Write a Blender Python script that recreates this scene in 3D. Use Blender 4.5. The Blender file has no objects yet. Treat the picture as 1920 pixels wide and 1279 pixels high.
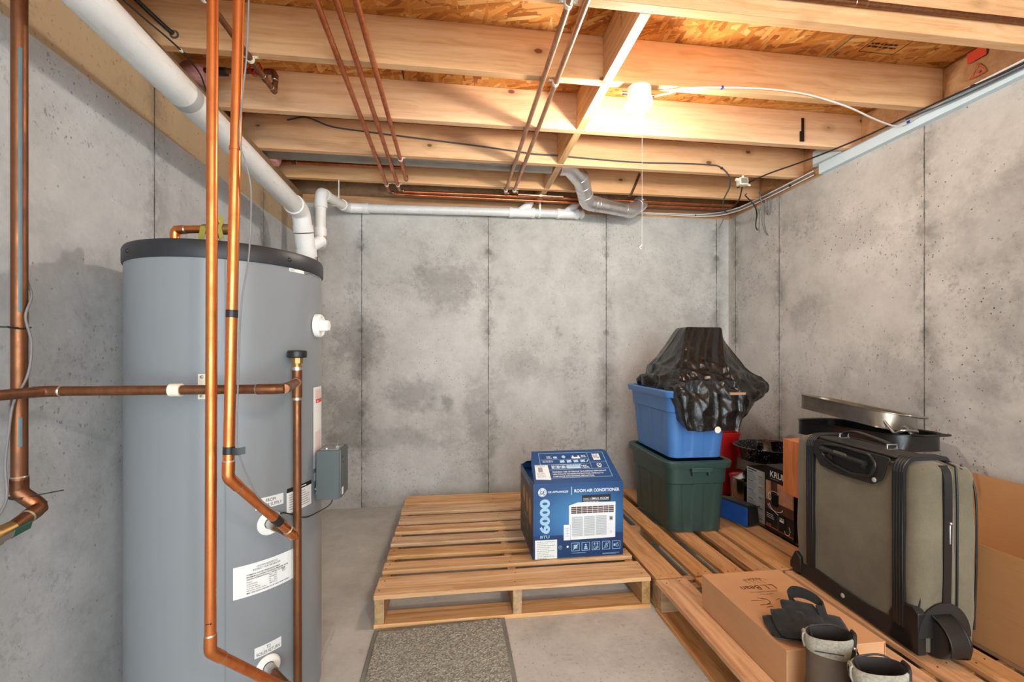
import bpy, bmesh, math, random
from mathutils import Vector, Matrix, noise as mnoise
S = bpy.context.scene
COL = S.collection
PI = math.pi
random.seed(7)

# ------------------------------------------------------------------ helpers
def lin(c):
    c = c/255.0
    return c/12.92 if c <= .04045 else ((c+.055)/1.055)**2.4
def rgb(r, g, b): return (lin(r), lin(g), lin(b), 1.0)
def srgb(t): return rgb(*t)

class NT:
    """tiny node-graph helper"""
    def __init__(s, name):
        s.m = bpy.data.materials.new(name); s.m.use_nodes = True
        s.t = s.m.node_tree
        s.b = s.t.nodes['Principled BSDF']
        s.tc = s.t.nodes.new('ShaderNodeTexCoord')
    def put(s, sock, v):
        if hasattr(v, 'is_linked'): s.t.links.new(v, sock)
        else: sock.default_value = v
    def n(s, typ, ins=None, **kw):
        nd = s.t.nodes.new(typ)
        for k, v in kw.items(): setattr(nd, k, v)
        for k, v in (ins or {}).items(): s.put(nd.inputs[k], v)
        return nd
    def obj(s): return s.tc.outputs['Object']
    def math(s, op, a, b=0.0, clamp=False):
        nd = s.n('ShaderNodeMath', {0: a, 1: b}, operation=op); nd.use_clamp = clamp
        return nd.outputs[0]
    def mapping(s, vec, scale=(1,1,1), loc=(0,0,0), rot=(0,0,0)):
        return s.n('ShaderNodeMapping', {'Vector': vec, 'Scale': scale, 'Location': loc, 'Rotation': rot}).outputs[0]
    def noise(s, vec, scale=5, detail=4, rough=.55, dist=0.):
        return s.n('ShaderNodeTexNoise', {'Vector': vec, 'Scale': scale, 'Detail': detail, 'Roughness': rough, 'Distortion': dist})
    def vor(s, vec, scale=5, rnd=1.0, feature='F1'):
        return s.n('ShaderNodeTexVoronoi', {'Vector': vec, 'Scale': scale, 'Randomness': rnd}, feature=feature)
    def ramp(s, fac, stops, interp='LINEAR'):
        nd = s.n('ShaderNodeValToRGB', {'Fac': fac}); cr = nd.color_ramp; cr.interpolation = interp
        while len(cr.elements) < len(stops): cr.elements.new(.5)
        for e, (p, c) in zip(cr.elements, stops):
            e.position = p; e.color = c if len(c) == 4 else (*c, 1)
        return nd.outputs[0]
    def sstep(s, v, lo, hi, a=0., b=1.):
        nd = s.n('ShaderNodeMapRange', {'Value': v, 'From Min': lo, 'From Max': hi, 'To Min': a, 'To Max': b}, interpolation_type='SMOOTHSTEP')
        return nd.outputs[0]
    def mix(s, fac, a, b, mode='MIX'):
        nd = s.n('ShaderNodeMix', data_type='RGBA', blend_type=mode)
        s.put(nd.inputs[0], fac); s.put(nd.inputs[6], a); s.put(nd.inputs[7], b)
        return nd.outputs[2]
    def sep(s, vec): return s.n('ShaderNodeSeparateXYZ', {0: vec}).outputs
    def rnd(s): return s.n('ShaderNodeObjectInfo').outputs['Random']
    def bump(s, h, strength=.3, dist=.01):
        s.put(s.b.inputs['Normal'], s.n('ShaderNodeBump', {'Height': h, 'Strength': strength, 'Distance': dist}).outputs[0])
    def base(s, c): s.put(s.b.inputs['Base Color'], c)
    def rough(s, v): s.put(s.b.inputs['Roughness'], v)
    def metal(s, v): s.put(s.b.inputs['Metallic'], v)

def m_plain(name, c, rough=.5, metal=0., var=.12, scale=14, bump=0., bscale=60, spec=None):
    g = NT(name); c = srgb(c)
    f = g.noise(g.obj(), scale, 5, .6).outputs['Fac']
    d = tuple(x*(1-var) for x in c[:3])+(1,); l = tuple(min(1, x*(1+var)) for x in c[:3])+(1,)
    g.base(g.ramp(f, [(.3, d), (.7, l)])); g.rough(rough); g.metal(metal)
    if spec is not None: g.b.inputs['Specular IOR Level'].default_value = spec
    if bump: g.bump(g.noise(g.obj(), bscale, 4, .6).outputs['Fac'], bump, .004)
    return g.m

def m_flat(name, c, rough=.5, metal=0., spec=None):
    g = NT(name); g.base(srgb(c)); g.rough(rough); g.metal(metal)
    if spec is not None: g.b.inputs['Specular IOR Level'].default_value = spec
    return g.m

# -- placement bookkeeping: meshes are written in room coordinates and shifted to their thing's base
def origin(o):
    v = Vector((0,0,0))
    while o is not None: v += o.location; o = o.parent
    return v

def thing(name, label, cat, loc=(0,0,0), group=None):
    o = bpy.data.objects.new(name, None); COL.objects.link(o); o.location = loc
    o.empty_display_size = .05
    o['label'] = label; o['category'] = cat
    if group: o['group'] = group
    return o
def tag(o, label, cat, group=None):
    o['label'] = label; o['category'] = cat
    if group: o['group'] = group
    return o

def link_mesh(name, me, mats, parent=None, label=None):
    if not isinstance(mats, (list, tuple)): mats = [mats]
    for m in mats: me.materials.append(m)
    o = bpy.data.objects.new(name, me); COL.objects.link(o)
    if parent is not None:
        me.transform(Matrix.Translation(-origin(parent)))
        o.parent = parent
    else:
        cs = [v.co for v in me.vertices]
        c = Vector((sum(v.x for v in cs)/len(cs), sum(v.y for v in cs)/len(cs), min(v.z for v in cs)))
        me.transform(Matrix.Translation(-c)); o.location = c
    if label: o['label'] = label
    return o

def fillet(pts, r, n=6):
    pts = [Vector(p) for p in pts]; out = [pts[0]]
    for i in range(1, len(pts)-1):
        p, a, b = pts[i], pts[i-1], pts[i+1]
        da, db = (a-p), (b-p); la, lb = da.length, db.length
        if la < 1e-6 or lb < 1e-6: continue
        da /= la; db /= lb
        ang = da.angle(db)
        if ang > PI-.02: out.append(p); continue
        t = min(r/math.tan(ang/2), la*.49, lb*.49)
        p0, p1 = p+da*t, p+db*t
        for k in range(n+1):
            s = k/n
            out.append((1-s)**2*p0 + 2*s*(1-s)*p + s*s*p1)
    out.append(pts[-1]); return out

def smooth_path(pts, n=6):
    """Catmull-Rom through pts"""
    P = [Vector(p) for p in pts]; P = [P[0]*2-P[1]]+P+[P[-1]*2-P[-2]]
    out = []
    for i in range(1, len(P)-2):
        for k in range(n):
            t = k/n
            out.append(.5*((2*P[i])+(-P[i-1]+P[i+1])*t+(2*P[i-1]-5*P[i]+4*P[i+1]-P[i+2])*t*t+(-P[i-1]+3*P[i]-3*P[i+1]+P[i+2])*t**3))
    out.append(P[-2]); return out

class MB:
    def __init__(s): s.bm = bmesh.new()
    def face(s, vs, mi=0):
        try:
            f = s.bm.faces.new(vs); f.material_index = mi; return f
        except ValueError: return None
    def box(s, lo, hi, mi=0, rotz=0., piv=None, bow=None, segs=1):
        xs = [lo[0]+(hi[0]-lo[0])*i/segs for i in range(segs+1)] if segs > 1 else [lo[0], hi[0]]
        cz = Vector(piv) if piv else Vector(((lo[0]+hi[0])/2, (lo[1]+hi[1])/2, 0))
        rows = []
        for x in xs:
            row = []
            for (y, z) in ((lo[1], lo[2]), (hi[1], lo[2]), (hi[1], hi[2]), (lo[1], hi[2])):
                p = Vector((x, y, z))
                if bow: p += Vector(bow(x, y, z))
                if rotz:
                    d = p-cz; c, q = math.cos(rotz), math.sin(rotz)
                    p = Vector((cz.x+d.x*c-d.y*q, cz.y+d.x*q+d.y*c, p.z))
                row.append(s.bm.verts.new(p))
            rows.append(row)
        for a, b in zip(rows, rows[1:]):
            for k in range(4):
                s.face((a[k], a[(k+1) % 4], b[(k+1) % 4], b[k]), mi)
        s.face(rows[0][::-1], mi); s.face(rows[-1], mi)
        return s
    def ring(s, c, u, v, r, seg, r2=None):
        r2 = r if r2 is None else r2
        return [s.bm.verts.new(c+u*(r*math.cos(2*PI*k/seg))+v*(r2*math.sin(2*PI*k/seg))) for k in range(seg)]
    def bridge(s, a, b, mi=0):
        n = len(a)
        for k in range(n): s.face((a[k], a[(k+1) % n], b[(k+1) % n], b[k]), mi)
    def tube(s, pts, r, seg=14, mi=0, caps=True, flat=1.0):
        P = [Vector(p) for p in pts]
        Q = [P[0]]
        for p in P[1:]:
            if (p-Q[-1]).length > 1e-5: Q.append(p)
        P = Q
        T = []
        for i in range(len(P)):
            a = P[max(i-1, 0)]; b = P[min(i+1, len(P)-1)]
            T.append((b-a).normalized())
        up = Vector((0, 0, 1)) if abs(T[0].z) < .9 else Vector((1, 0, 0))
        u = T[0].cross(up).normalized(); prev = None
        for i, p in enumerate(P):
            if i:
                ax = T[i-1].cross(T[i])
                if ax.length > 1e-7:
                    u = Matrix.Rotation(T[i-1].angle(T[i]), 3, ax.normalized()) @ u
            v = T[i].cross(u).normalized(); u = v.cross(T[i]).normalized()
            rr = r(i/(len(P)-1)) if callable(r) else r
            cur = s.ring(p, u, v, rr, seg, rr*flat)
            if prev: s.bridge(prev, cur, mi)
            elif caps: s.face(cur[::-1], mi)
            prev = cur
        if caps: s.face(prev, mi)
        return s
    def cyl(s, a, b, r, r2=None, seg=20, mi=0):
        a, b = Vector(a), Vector(b); r2 = r if r2 is None else r2
        return s.tube([a, b], lambda t: r+(r2-r)*t, seg, mi)
    def lathe(s, prof, c=(0,0,0), axis=(0,0,1), seg=32, mi=0, sx=1., sy=1., rotz=0., mis=None):
        """prof: list of (radius, height)"""
        ax = Vector(axis).normalized()
        up = Vector((0,0,1)) if abs(ax.z) < .9 else Vector((1,0,0))
        u = up.cross(ax).normalized(); v = ax.cross(u)
        if rotz:
            R = Matrix.Rotation(rotz, 3, ax); u = R @ u; v = R @ v
        c = Vector(c); prev = None; last = 0
        for i, (r, h) in enumerate(prof):
            if r < 1e-6:
                cur = [s.bm.verts.new(c+ax*h)]
            else: cur = s.ring(c+ax*h, u, v, r*sx, seg, r*sy)
            if prev:
                k_ = mis[i-1] if mis else mi
                if len(prev) == 1 and len(cur) > 1:
                    for k in range(seg): s.face((prev[0], cur[(k+1) % seg], cur[k]), k_)
                elif len(cur) == 1 and len(prev) > 1:
                    for k in range(seg): s.face((prev[k], prev[(k+1) % seg], cur[0]), k_)
                elif len(cur) > 1: s.bridge(prev, cur, k_)
            prev = cur
        return s
    def sphere(s, c, r, seg=16, mi=0, sc=(1,1,1)):
        n = seg//2; prof = [(math.sin(PI*i/n), -math.cos(PI*i/n)) for i in range(n+1)]
        prof[0] = (0, -1); prof[-1] = (0, 1)
        b0 = len(s.bm.verts)
        s.lathe([(p[0], p[1]) for p in prof], (0,0,0), seg=seg, mi=mi)
        s.bm.verts.ensure_lookup_table()
        for v in list(s.bm.verts)[b0:]:
            v.co = Vector((v.co.x*r*sc[0], v.co.y*r*sc[1], v.co.z*r*sc[2]))+Vector(c)
        return s
    def prism(s, poly, place, d0, d1, mi=0):
        """poly: 2-D outline; place(u,v,d) -> point"""
        a = [s.bm.verts.new(Vector(place(u, v, d0))) for u, v in poly]
        b = [s.bm.verts.new(Vector(place(u, v, d1))) for u, v in poly]
        s.face(a[::-1], mi); s.face(b, mi); s.bridge(a, b, mi)
        return s
    def ribbon(s, pts, width_vec, th=.002, mi=0):
        """strap: pts centre line, width_vec(i)->Vector half width"""
        P = [Vector(p) for p in pts]; rows = []
        for i, p in enumerate(P):
            w = width_vec(i) if callable(width_vec) else Vector(width_vec)
            t = (P[min(i+1, len(P)-1)]-P[max(i-1, 0)]).normalized()
            n = t.cross(w).normalized()*th/2
            rows.append([s.bm.verts.new(q) for q in (p-w-n, p+w-n, p+w+n, p-w+n)])
        for a, b in zip(rows, rows[1:]): s.bridge(a, b, mi)
        s.face(rows[0][::-1], mi); s.face(rows[-1], mi)
        return s
    def grid(s, nu, nv, fn, mi=0, closed_u=False):
        V = [[s.bm.verts.new(Vector(fn(i/(nu if closed_u else nu-1), j/(nv-1)))) for i in range(nu)] for j in range(nv)]
        for j in range(nv-1):
            for i in range(nu if closed_u else nu-1):
                s.face((V[j][i], V[j][(i+1) % nu], V[j+1][(i+1) % nu], V[j+1][i]), mi)
        return V
    def out(s, name, mats, parent=None, label=None, smooth=35, bevel=0., bseg=2, subsurf=0, recalc=True, solid=0.):
        if recalc: bmesh.ops.recalc_face_normals(s.bm, faces=s.bm.faces)
        me = bpy.data.meshes.new(name); s.bm.to_mesh(me); s.bm.free()
        o = link_mesh(name, me, mats, parent, label)
        if smooth:
            me.polygons.foreach_set('use_smooth', [True]*len(me.polygons))
            if not subsurf: me.set_sharp_from_angle(angle=math.radians(smooth))
        if solid:
            md = o.modifiers.new('Solidify', 'SOLIDIFY'); md.thickness = solid; md.offset = 0
        if bevel:
            md = o.modifiers.new('Bevel', 'BEVEL'); md.width = bevel; md.segments = bseg; md.limit_method = 'ANGLE'; md.angle_limit = math.radians(40)
            md.harden_normals = False
        if subsurf:
            md = o.modifiers.new('Subsurf', 'SUBSURF'); md.levels = subsurf; md.render_levels = subsurf
        return o

def part_box(name, lo, hi, mat, parent=None, bevel=.002, label=None, **kw):
    return MB().box(lo, hi, **kw).out(name, mat, parent, label, bevel=bevel)
def part_tube(name, pts, r, mat, parent=None, label=None, seg=14, flat=1.0):
    return MB().tube(pts, r, seg, flat=flat).out(name, mat, parent, label, smooth=50)

# -- flat printed graphics
_fontcache = {}
def text_geo(txt, bold):
    key = (txt, bold)
    if key not in _fontcache:
        cu = bpy.data.curves.new('lettering', 'FONT'); cu.body = txt; cu.size = 1; cu.resolution_u = 3
        if bold: cu.offset = .018 if bold is True else bold
        o = bpy.data.objects.new('lettering', cu); COL.objects.link(o)
        dg = bpy.context.evaluated_depsgraph_get(); dg.update()
        me = o.evaluated_get(dg).to_mesh()
        vs = [(v.co.x, v.co.y) for v in me.vertices]; fs = [tuple(p.vertices) for p in me.polygons]
        o.evaluated_get(dg).to_mesh_clear()
        bpy.data.objects.remove(o); bpy.data.curves.remove(cu)
        _fontcache[key] = (vs, fs)
    return _fontcache[key]

class GFX:
    """2-D artwork in millimetres-free surface coordinates (u right, v up), later laid on a surface"""
    def __init__(s): s.items = []
    def poly(s, pts, m, layer=1):
        s.items.append(([tuple(p) for p in pts], [tuple(range(len(pts)))], m, layer)); return s
    def rect(s, u, v, w, h, m, layer=1, nx=1):
        vs = []; fs = []
        for i in range(nx+1): vs += [(u+w*i/nx, v), (u+w*i/nx, v+h)]
        for i in range(nx): fs.append((2*i, 2*i+2, 2*i+3, 2*i+1))
        s.items.append((vs, fs, m, layer)); return s
    def frame(s, u, v, w, h, t, m, layer=1, nx=1):
        s.rect(u, v, w, t, m, layer, nx); s.rect(u, v+h-t, w, t, m, layer, nx)
        s.rect(u, v+t, t, h-2*t, m, layer); s.rect(u+w-t, v+t, t, h-2*t, m, layer); return s
    def disc(s, u, v, r, m, layer=1, ry=None, n=28):
        ry = r if ry is None else ry
        return s.poly([(u+r*math.cos(2*PI*k/n), v+ry*math.sin(2*PI*k/n)) for k in range(n)], m, layer)
    def annulus(s, u, v, r0, r1, m, layer=1, n=32, a0=0, a1=2*PI, ry=1.):
        vs = []; fs = []
        for k in range(n+1):
            a = a0+(a1-a0)*k/n
            vs += [(u+r0*math.cos(a), v+r0*ry*math.sin(a)), (u+r1*math.cos(a), v+r1*ry*math.sin(a))]
        for k in range(n): fs.append((2*k, 2*k+1, 2*k+3, 2*k+2))
        s.items.append((vs, fs, m, layer)); return s
    def line(s, pts, w, m, layer=1):
        for a, b in zip(pts, pts[1:]):
            dx, dy = b[0]-a[0], b[1]-a[1]; L = math.hypot(dx, dy)
            if L < 1e-9: continue
            nx, ny = -dy/L*w/2, dx/L*w/2
            s.poly([(a[0]+nx, a[1]+ny), (a[0]-nx, a[1]-ny), (b[0]-nx, b[1]-ny), (b[0]+nx, b[1]+ny)], m, layer)
        return s
    def text(s, t, u, v, size, m, layer=2, width=None, align='l', bold=False, rot=0., sx=1.):
        vs, fs = text_geo(t, bold)
        if not vs: return s
        x0 = min(p[0] for p in vs); x1 = max(p[0] for p in vs)
        k = size
        kx = k*sx if width is None else width/(x1-x0)
        off = {'l': x0, 'c': (x0+x1)/2, 'r': x1}[align]
        c, q = math.cos(rot), math.sin(rot); out = []
        for x, y in vs:
            a, b = (x-off)*kx, y*k
            out.append((u+a*c-b*q, v+a*q+b*c))
        s.items.append((out, fs, m, layer)); return s
    def lines(s, u, v, w, n, dv, h, m, layer=2, ragged=.35):
        """rows of small print too fine to read: broken dashes"""
        for i in range(n):
            x = u; end = u+w*(1-random.random()*ragged)
            while x < end:
                L = min(h*random.uniform(1.2, 4.5), end-x)
                s.rect(x, v-i*dv, L, h, m, layer); x += L+h*.8
        return s
    def build(s, name, place, mats, parent=None, label=None, gap=.0006):
        bm = bmesh.new()
        for vs, fs, m, layer in s.items:
            bv = [bm.verts.new(Vector(place(u, v, gap*layer))) for u, v in vs]
            for f in fs:
                try:
                    fc = bm.faces.new([bv[i] for i in f]); fc.material_index = m
                except ValueError: pass
        me = bpy.data.meshes.new(name); bm.to_mesh(me); bm.free()
        return link_mesh(name, me, mats, parent, label)
BULB, BULB2, WORLD, EXPO = 500., 660., 4.4, .88
# ------------------------------------------------------------------ measured room
XL, XR, YB, ZW = -1.05, 2.16, 3.274, 2.158      # wall faces and wall top
ZJ, ZT = 2.219, 2.403                          # joist underside, subfloor underside
YN = -2.6                                      # how far the basement runs on behind the camera
JT = .038
JY = [1.347, 1.752, 2.158, 2.565, 2.971]

# ------------------------------------------------------------------ materials
def m_concrete(name, dark, mid, light, ax, seams, pits=.5, blots=(), tan=None, tiez=(1.85, 1.26, .67), floor=False, worn=1.0):
    g = NT(name); P = g.obj(); x, y, z = g.sep(P)[0:3]
    n1 = g.noise(P, 1.1, 9, .62, .3).outputs['Fac']
    n2 = g.noise(P, 7.5, 7, .65).outputs['Fac']
    n3 = g.noise(P, 42, 5, .7).outputs['Fac']
    f = g.math('ADD', g.math('MULTIPLY', n1, .62), g.math('ADD', g.math('MULTIPLY', n2, .28), g.math('MULTIPLY', n3, .16)))
    c = g.ramp(f, [(.36, srgb(dark)), (.5, srgb(mid)), (.64, srgb(light))])
    if tan:  # warm bulb-lit tone above the pipe's shadow, painted into the wall colour
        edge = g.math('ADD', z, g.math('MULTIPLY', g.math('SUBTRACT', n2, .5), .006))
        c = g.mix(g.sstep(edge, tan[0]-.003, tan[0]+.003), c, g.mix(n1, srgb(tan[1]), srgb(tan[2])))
    # mottled darker wear where the form left the surface rough
    wn = g.noise(g.mapping(P, (1, 1, .8), (3.1, 1.7, .4)), 2.3, 8, .7).outputs['Fac']
    wm = g.math('MULTIPLY', g.sstep(wn, .52, .68), g.sstep(n3, .42, .62))
    c = g.mix(g.math('MULTIPLY', wm, .42*worn), c, srgb(tuple(int(v*.52) for v in dark)))
    for (bu, bz, ru, rz, k) in blots:
        cu = x if ax == 'x' else y
        du = g.math('DIVIDE', g.math('SUBTRACT', cu, bu), ru); dz = g.math('DIVIDE', g.math('SUBTRACT', z, bz), rz)
        d = g.math('SQRT', g.math('ADD', g.math('MULTIPLY', du, du), g.math('MULTIPLY', dz, dz)))
        d = g.math('ADD', d, g.math('MULTIPLY', g.math('SUBTRACT', n2, .5), 1.9))
        d = g.math('ADD', d, g.math('MULTIPLY', g.math('SUBTRACT', n3, .5), .7))
        c = g.mix(g.math('MULTIPLY', g.sstep(d, 1.25, .35), k), c, srgb(tuple(int(v*.55) for v in dark)))
    sp = g.math('MULTIPLY', g.sstep(g.noise(g.mapping(P, (1, 1, .7)), 58, 4, .75).outputs['Fac'], .57, .67), g.sstep(g.noise(g.mapping(P, (1, 1, 1), (2, 9, 4)), 1.9, 5, .65).outputs['Fac'], .44, .62))
    c = g.mix(g.math('MULTIPLY', sp, .55), c, srgb((86, 82, 76)))
    # bug holes
    pv = g.vor(g.mapping(P, (1, 1, .8)), 46).outputs['Distance']
    pm = g.sstep(g.noise(g.mapping(P, (1, 1, 1), (7, 2, 5)), 2.6, 4, .6).outputs['Fac'], .46, .64)
    pit = g.math('MULTIPLY', g.sstep(pv, .17, .08), pm)
    pv2 = g.vor(g.mapping(P, (1, 1, 1), (5, 5, 5)), 19).outputs['Distance']
    pit2 = g.sstep(pv2, .075, .045)
    pits_all = g.math('MULTIPLY', g.math('MAXIMUM', pit, g.math('MULTIPLY', pit2, .8)), pits, clamp=True)
    c = g.mix(pits_all, c, srgb((62, 58, 52)))
    h = g.math('ADD', g.math('MULTIPLY', n2, .5), g.math('MULTIPLY', n3, .5))
    h = g.math('SUBTRACT', h, g.math('MULTIPLY', pits_all, .9))
    if seams:
        cu = x if ax == 'x' else y
        dmin = None
        for s_ in seams:
            d = g.math('ABSOLUTE', g.math('SUBTRACT', cu, s_))
            dmin = d if dmin is None else g.math('MINIMUM', dmin, d)
        wob = g.math('MULTIPLY', g.math('SUBTRACT', g.noise(g.mapping(P, (1, 1, 5)), 6, 3).outputs['Fac'], .5), .006)
        ln = g.sstep(g.math('ADD', dmin, wob), .0042, .0012)
        stain = g.math('MULTIPLY', g.sstep(dmin, .095, .0), g.sstep(g.noise(P, 5, 7, .75).outputs['Fac'], .42, .62))
        dz = None
        for tz in tiez:
            d = g.math('ABSOLUTE', g.math('SUBTRACT', z, tz)); dz = d if dz is None else g.math('MINIMUM', dz, d)
        dd = g.math('SQRT', g.math('ADD', g.math('MULTIPLY', dmin, dmin), g.math('MULTIPLY', dz, dz)))
        dd = g.math('ADD', dd, g.math('MULTIPLY', g.math('SUBTRACT', n3, .5), .04))
        tie = g.sstep(dd, .034, .008)
        c = g.mix(g.math('MULTIPLY', stain, .5), c, srgb((88, 85, 78)))
        c = g.mix(g.math('MULTIPLY', tie, .42), c, srgb((70, 66, 60)))
        c = g.mix(g.math('MULTIPLY', ln, g.sstep(n2, .30, .55, .25, .85)), c, srgb((58, 55, 50)))
        h = g.math('SUBTRACT', h, g.math('MULTIPLY', ln, .8))
    g.base(c); g.rough(.88 if not floor else .7)
    g.b.inputs['Specular IOR Level'].default_value = .3
    g.bump(h, .35 if not floor else .15, .006)
    return g.m

def m_wood(name, c1, c2, c3, axis, knots=True, contrast=1., rough=.62, stain=None, kscale=(4.6, 8)):
    """axis: index of the board's length"""
    g = NT(name); P = g.obj(); r = g.rnd()
    off = g.n('ShaderNodeCombineXYZ', {0: g.math('MULTIPLY', r, 37.), 1: g.math('MULTIPLY', r, 91.), 2: g.math('MULTIPLY', r, 53.)}).outputs[0]
    V = g.n('ShaderNodeVectorMath', {0: P, 1: off}, operation='ADD').outputs[0]
    sc = [30., 30., 30.]; sc[axis] = 1.1
    ws = g.mapping(V, tuple(sc))
    warp = g.noise(g.mapping(V, tuple(3 if i != axis else 1.3 for i in range(3))), 1.5, 3).outputs['Fac']
    W = g.n('ShaderNodeVectorMath', {0: ws, 1: g.n('ShaderNodeCombineXYZ', {0: g.math('MULTIPLY', warp, 2.6), 1: g.math('MULTIPLY', warp, 2.6), 2: g.math('MULTIPLY', warp, 2.6)}).outputs[0]}, operation='ADD').outputs[0]
    n = g.noise(W, 1.3, 6, .62).outputs['Fac']
    fine = g.noise(g.mapping(V, tuple(150 if i != axis else 3 for i in range(3))), 1., 3, .6).outputs['Fac']
    f = g.math('ADD', g.math('MULTIPLY', n, .8), g.math('MULTIPLY', fine, .2))
    k = .16/contrast
    c = g.ramp(f, [(.5-k, srgb(c1)), (.5, srgb(c2)), (.5+k, srgb(c3))])
    if knots:
        # knots lie across the broad face: length axis and the tallest other axis
        xyz = g.sep(V); L = xyz[axis]
        o = [i for i in range(3) if i != axis]
        cross = g.math('ADD', xyz[o[0]], xyz[o[1]])
        kv = g.n('ShaderNodeCombineXYZ', {0: g.math('MULTIPLY', L, kscale[0]), 1: g.math('MULTIPLY', cross, kscale[1]), 2: 0.}).outputs[0]
        vo = g.vor(kv, 1.0); d = vo.outputs['Distance']
        on = g.sstep(g.sep(vo.outputs['Color'])[0], .50, .54)
        kn = g.math('MULTIPLY', g.sstep(d, .10, .06), on)
        halo = g.math('MULTIPLY', g.sstep(d, .30, .08), on)
        c = g.mix(g.math('MULTIPLY', halo, .35), c, srgb(tuple(int(v*.72) for v in c1)))
        c = g.mix(g.math('MULTIPLY', kn, .9), c, srgb((112, 66, 38)))
    if stain:
        sn = g.noise(V, 3.2, 6, .6).outputs['Fac']
        c = g.mix(g.math('MULTIPLY', g.sstep(sn, .5, .7), .5), c, srgb(stain))
    tint = g.n('ShaderNodeHueSaturation', {'Hue': .5, 'Saturation': g.sstep(r, 0, 1, .86, 1.06), 'Value': g.sstep(g.math('FRACT', g.math('MULTIPLY', r, 7.3)), 0, 1, .90, 1.06), 'Fac': 1., 'Color': c}).outputs[0]
    g.base(tint); g.rough(rough); g.b.inputs['Specular IOR Level'].default_value = .3
    g.bump(f, .18, .003)
    return g.m

def m_osb(name):
    g = NT(name); P = g.obj()
    cols = [(150, 88, 34), (184, 116, 50), (204, 138, 64), (222, 160, 84), (190, 118, 50), (232, 184, 116)]
    def pal(v): return g.ramp(v, [(i/(len(cols)-1), srgb(c)) for i, c in enumerate(cols)])
    c = None; h = None
    for k, (rot, sx, sy, sc, lo, thr) in enumerate([(.3, 1., 4., 9., 0., -1), (1.0, 1., 5.2, 8., 4.1, .55), (-.4, 1., 4.8, 9., 9.3, .55), (.75, 1., 6., 8., 2.7, .55), (.25, 1., 6.5, 7.5, 6.2, .60), (1.6, 1., 5., 10., 1.9, .74)]):
        v = g.mapping(g.n('ShaderNodeVectorRotate', {'Vector': P, 'Angle': rot}, rotation_type='Z_AXIS').outputs[0], (sx, sy, 0), (lo, lo*.7, 0))
        vo = g.n('ShaderNodeTexVoronoi', {'Vector': v, 'Scale': sc, 'Randomness': .9}, feature='F1', distance='CHEBYCHEV')
        cc = g.sep(vo.outputs['Color'])
        fib = g.noise(g.mapping(v, (3, 40, 1)), 3, 3, .6).outputs['Fac']
        pc = g.mix(g.sstep(fib, .3, .75, 0., .4), pal(cc[0]), srgb((110, 62, 26)))
        if c is None: c, h = pc, g.math('ADD', cc[2], g.math('MULTIPLY', fib, .3))
        else:
            on = g.sstep(cc[1], thr, thr+.01)
            c = g.mix(on, c, pc)
            h = g.math('ADD', g.math('MULTIPLY', h, g.math('SUBTRACT', 1., on)), g.math('MULTIPLY', on, g.math('ADD', g.math('ADD', cc[2], .25), g.math('MULTIPLY', fib, .3))))
    g.base(c); g.rough(.6); g.b.inputs['Specular IOR Level'].default_value = .35
    g.bump(h, .4, .004)
    return g.m

def m_copper(name, a, b, c, rough=.32, dull=.5):
    g = NT(name); P = g.obj()
    n = g.noise(g.mapping(P, (1, 1, 1)), 9, 6, .65).outputs['Fac']
    n2 = g.noise(g.mapping(P, (60, 60, 5)), 1, 4, .6).outputs['Fac']
    f = g.math('ADD', g.math('MULTIPLY', n, .7), g.math('MULTIPLY', n2, .3))
    g.base(g.ramp(f, [(.32, srgb(a)), (.5, srgb(b)), (.68, srgb(c))]))
    g.metal(g.sstep(n, .35, .65, 1-dull*.4, 1.)); g.rough(g.sstep(f, .3, .7, rough+.16, rough-.06))
    return g.m

def m_foil(name, c, rough=.3):
    g = NT(name); P = g.obj()
    n = g.noise(P, 10, 5, .6).outputs['Fac']
    g.base(g.ramp(n, [(.3, srgb(tuple(int(v*.9) for v in c))), (.7, srgb(c))])); g.metal(.85); g.rough(g.sstep(n, .3, .7, rough-.02, rough+.08))
    g.b.inputs['Specular IOR Level'].default_value = .5
    return g.m

def m_pvc(name, c, marks=True):
    g = NT(name); P = g.obj()
    n = g.noise(P, 5, 7, .7).outputs['Fac']
    s = g.noise(g.mapping(P, (30, 4, 30)), 2, 6, .75).outputs['Fac']
    col = g.ramp(n, [(.3, srgb(tuple(int(v*.93) for v in c))), (.65, srgb(c))])
    if marks:
        col = g.mix(g.sstep(s, .56, .74, 0, .6), col, srgb((150, 148, 142)))
        k = g.noise(g.mapping(P, (55, 7, 55), (2, 2, 2)), 1.4, 5, .7).outputs['Fac']
        col = g.mix(g.sstep(k, .64, .72, 0, .75), col, srgb((84, 84, 82)))
    g.base(col); g.rough(.36)
    return g.m

def m_fabric(name, c, var=.18, scale=420, bump=.25, rough=.9):
    g = NT(name); P = g.obj()
    n = g.noise(P, 4, 5, .6).outputs['Fac']
    w = g.noise(P, scale, 2, .5).outputs['Fac']
    d = tuple(int(v*(1-var)) for v in c); l = tuple(min(255, int(v*(1+var))) for v in c)
    col = g.ramp(g.math('ADD', g.math('MULTIPLY', n, .6), g.math('MULTIPLY', w, .4)), [(.35, srgb(d)), (.65, srgb(l))])
    g.base(col); g.rough(rough); g.b.inputs['Specular IOR Level'].default_value = .2
    g.b.inputs['Sheen Weight'].default_value = .15
    g.bump(w, bump, .002)
    return g.m

def m_kraft(name, a, b):
    g = NT(name); P = g.obj()
    n = g.noise(P, 7, 6, .65).outputs['Fac']
    cr = g.noise(P, 16, 6, .7, 1.5).outputs['Fac']
    g.base(g.ramp(g.math('ADD', g.math('MULTIPLY', n, .5), g.math('MULTIPLY', cr, .5)), [(.35, srgb(a)), (.65, srgb(b))]))
    g.rough(.6); g.bump(cr, .6, .012)
    return g.m

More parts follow.
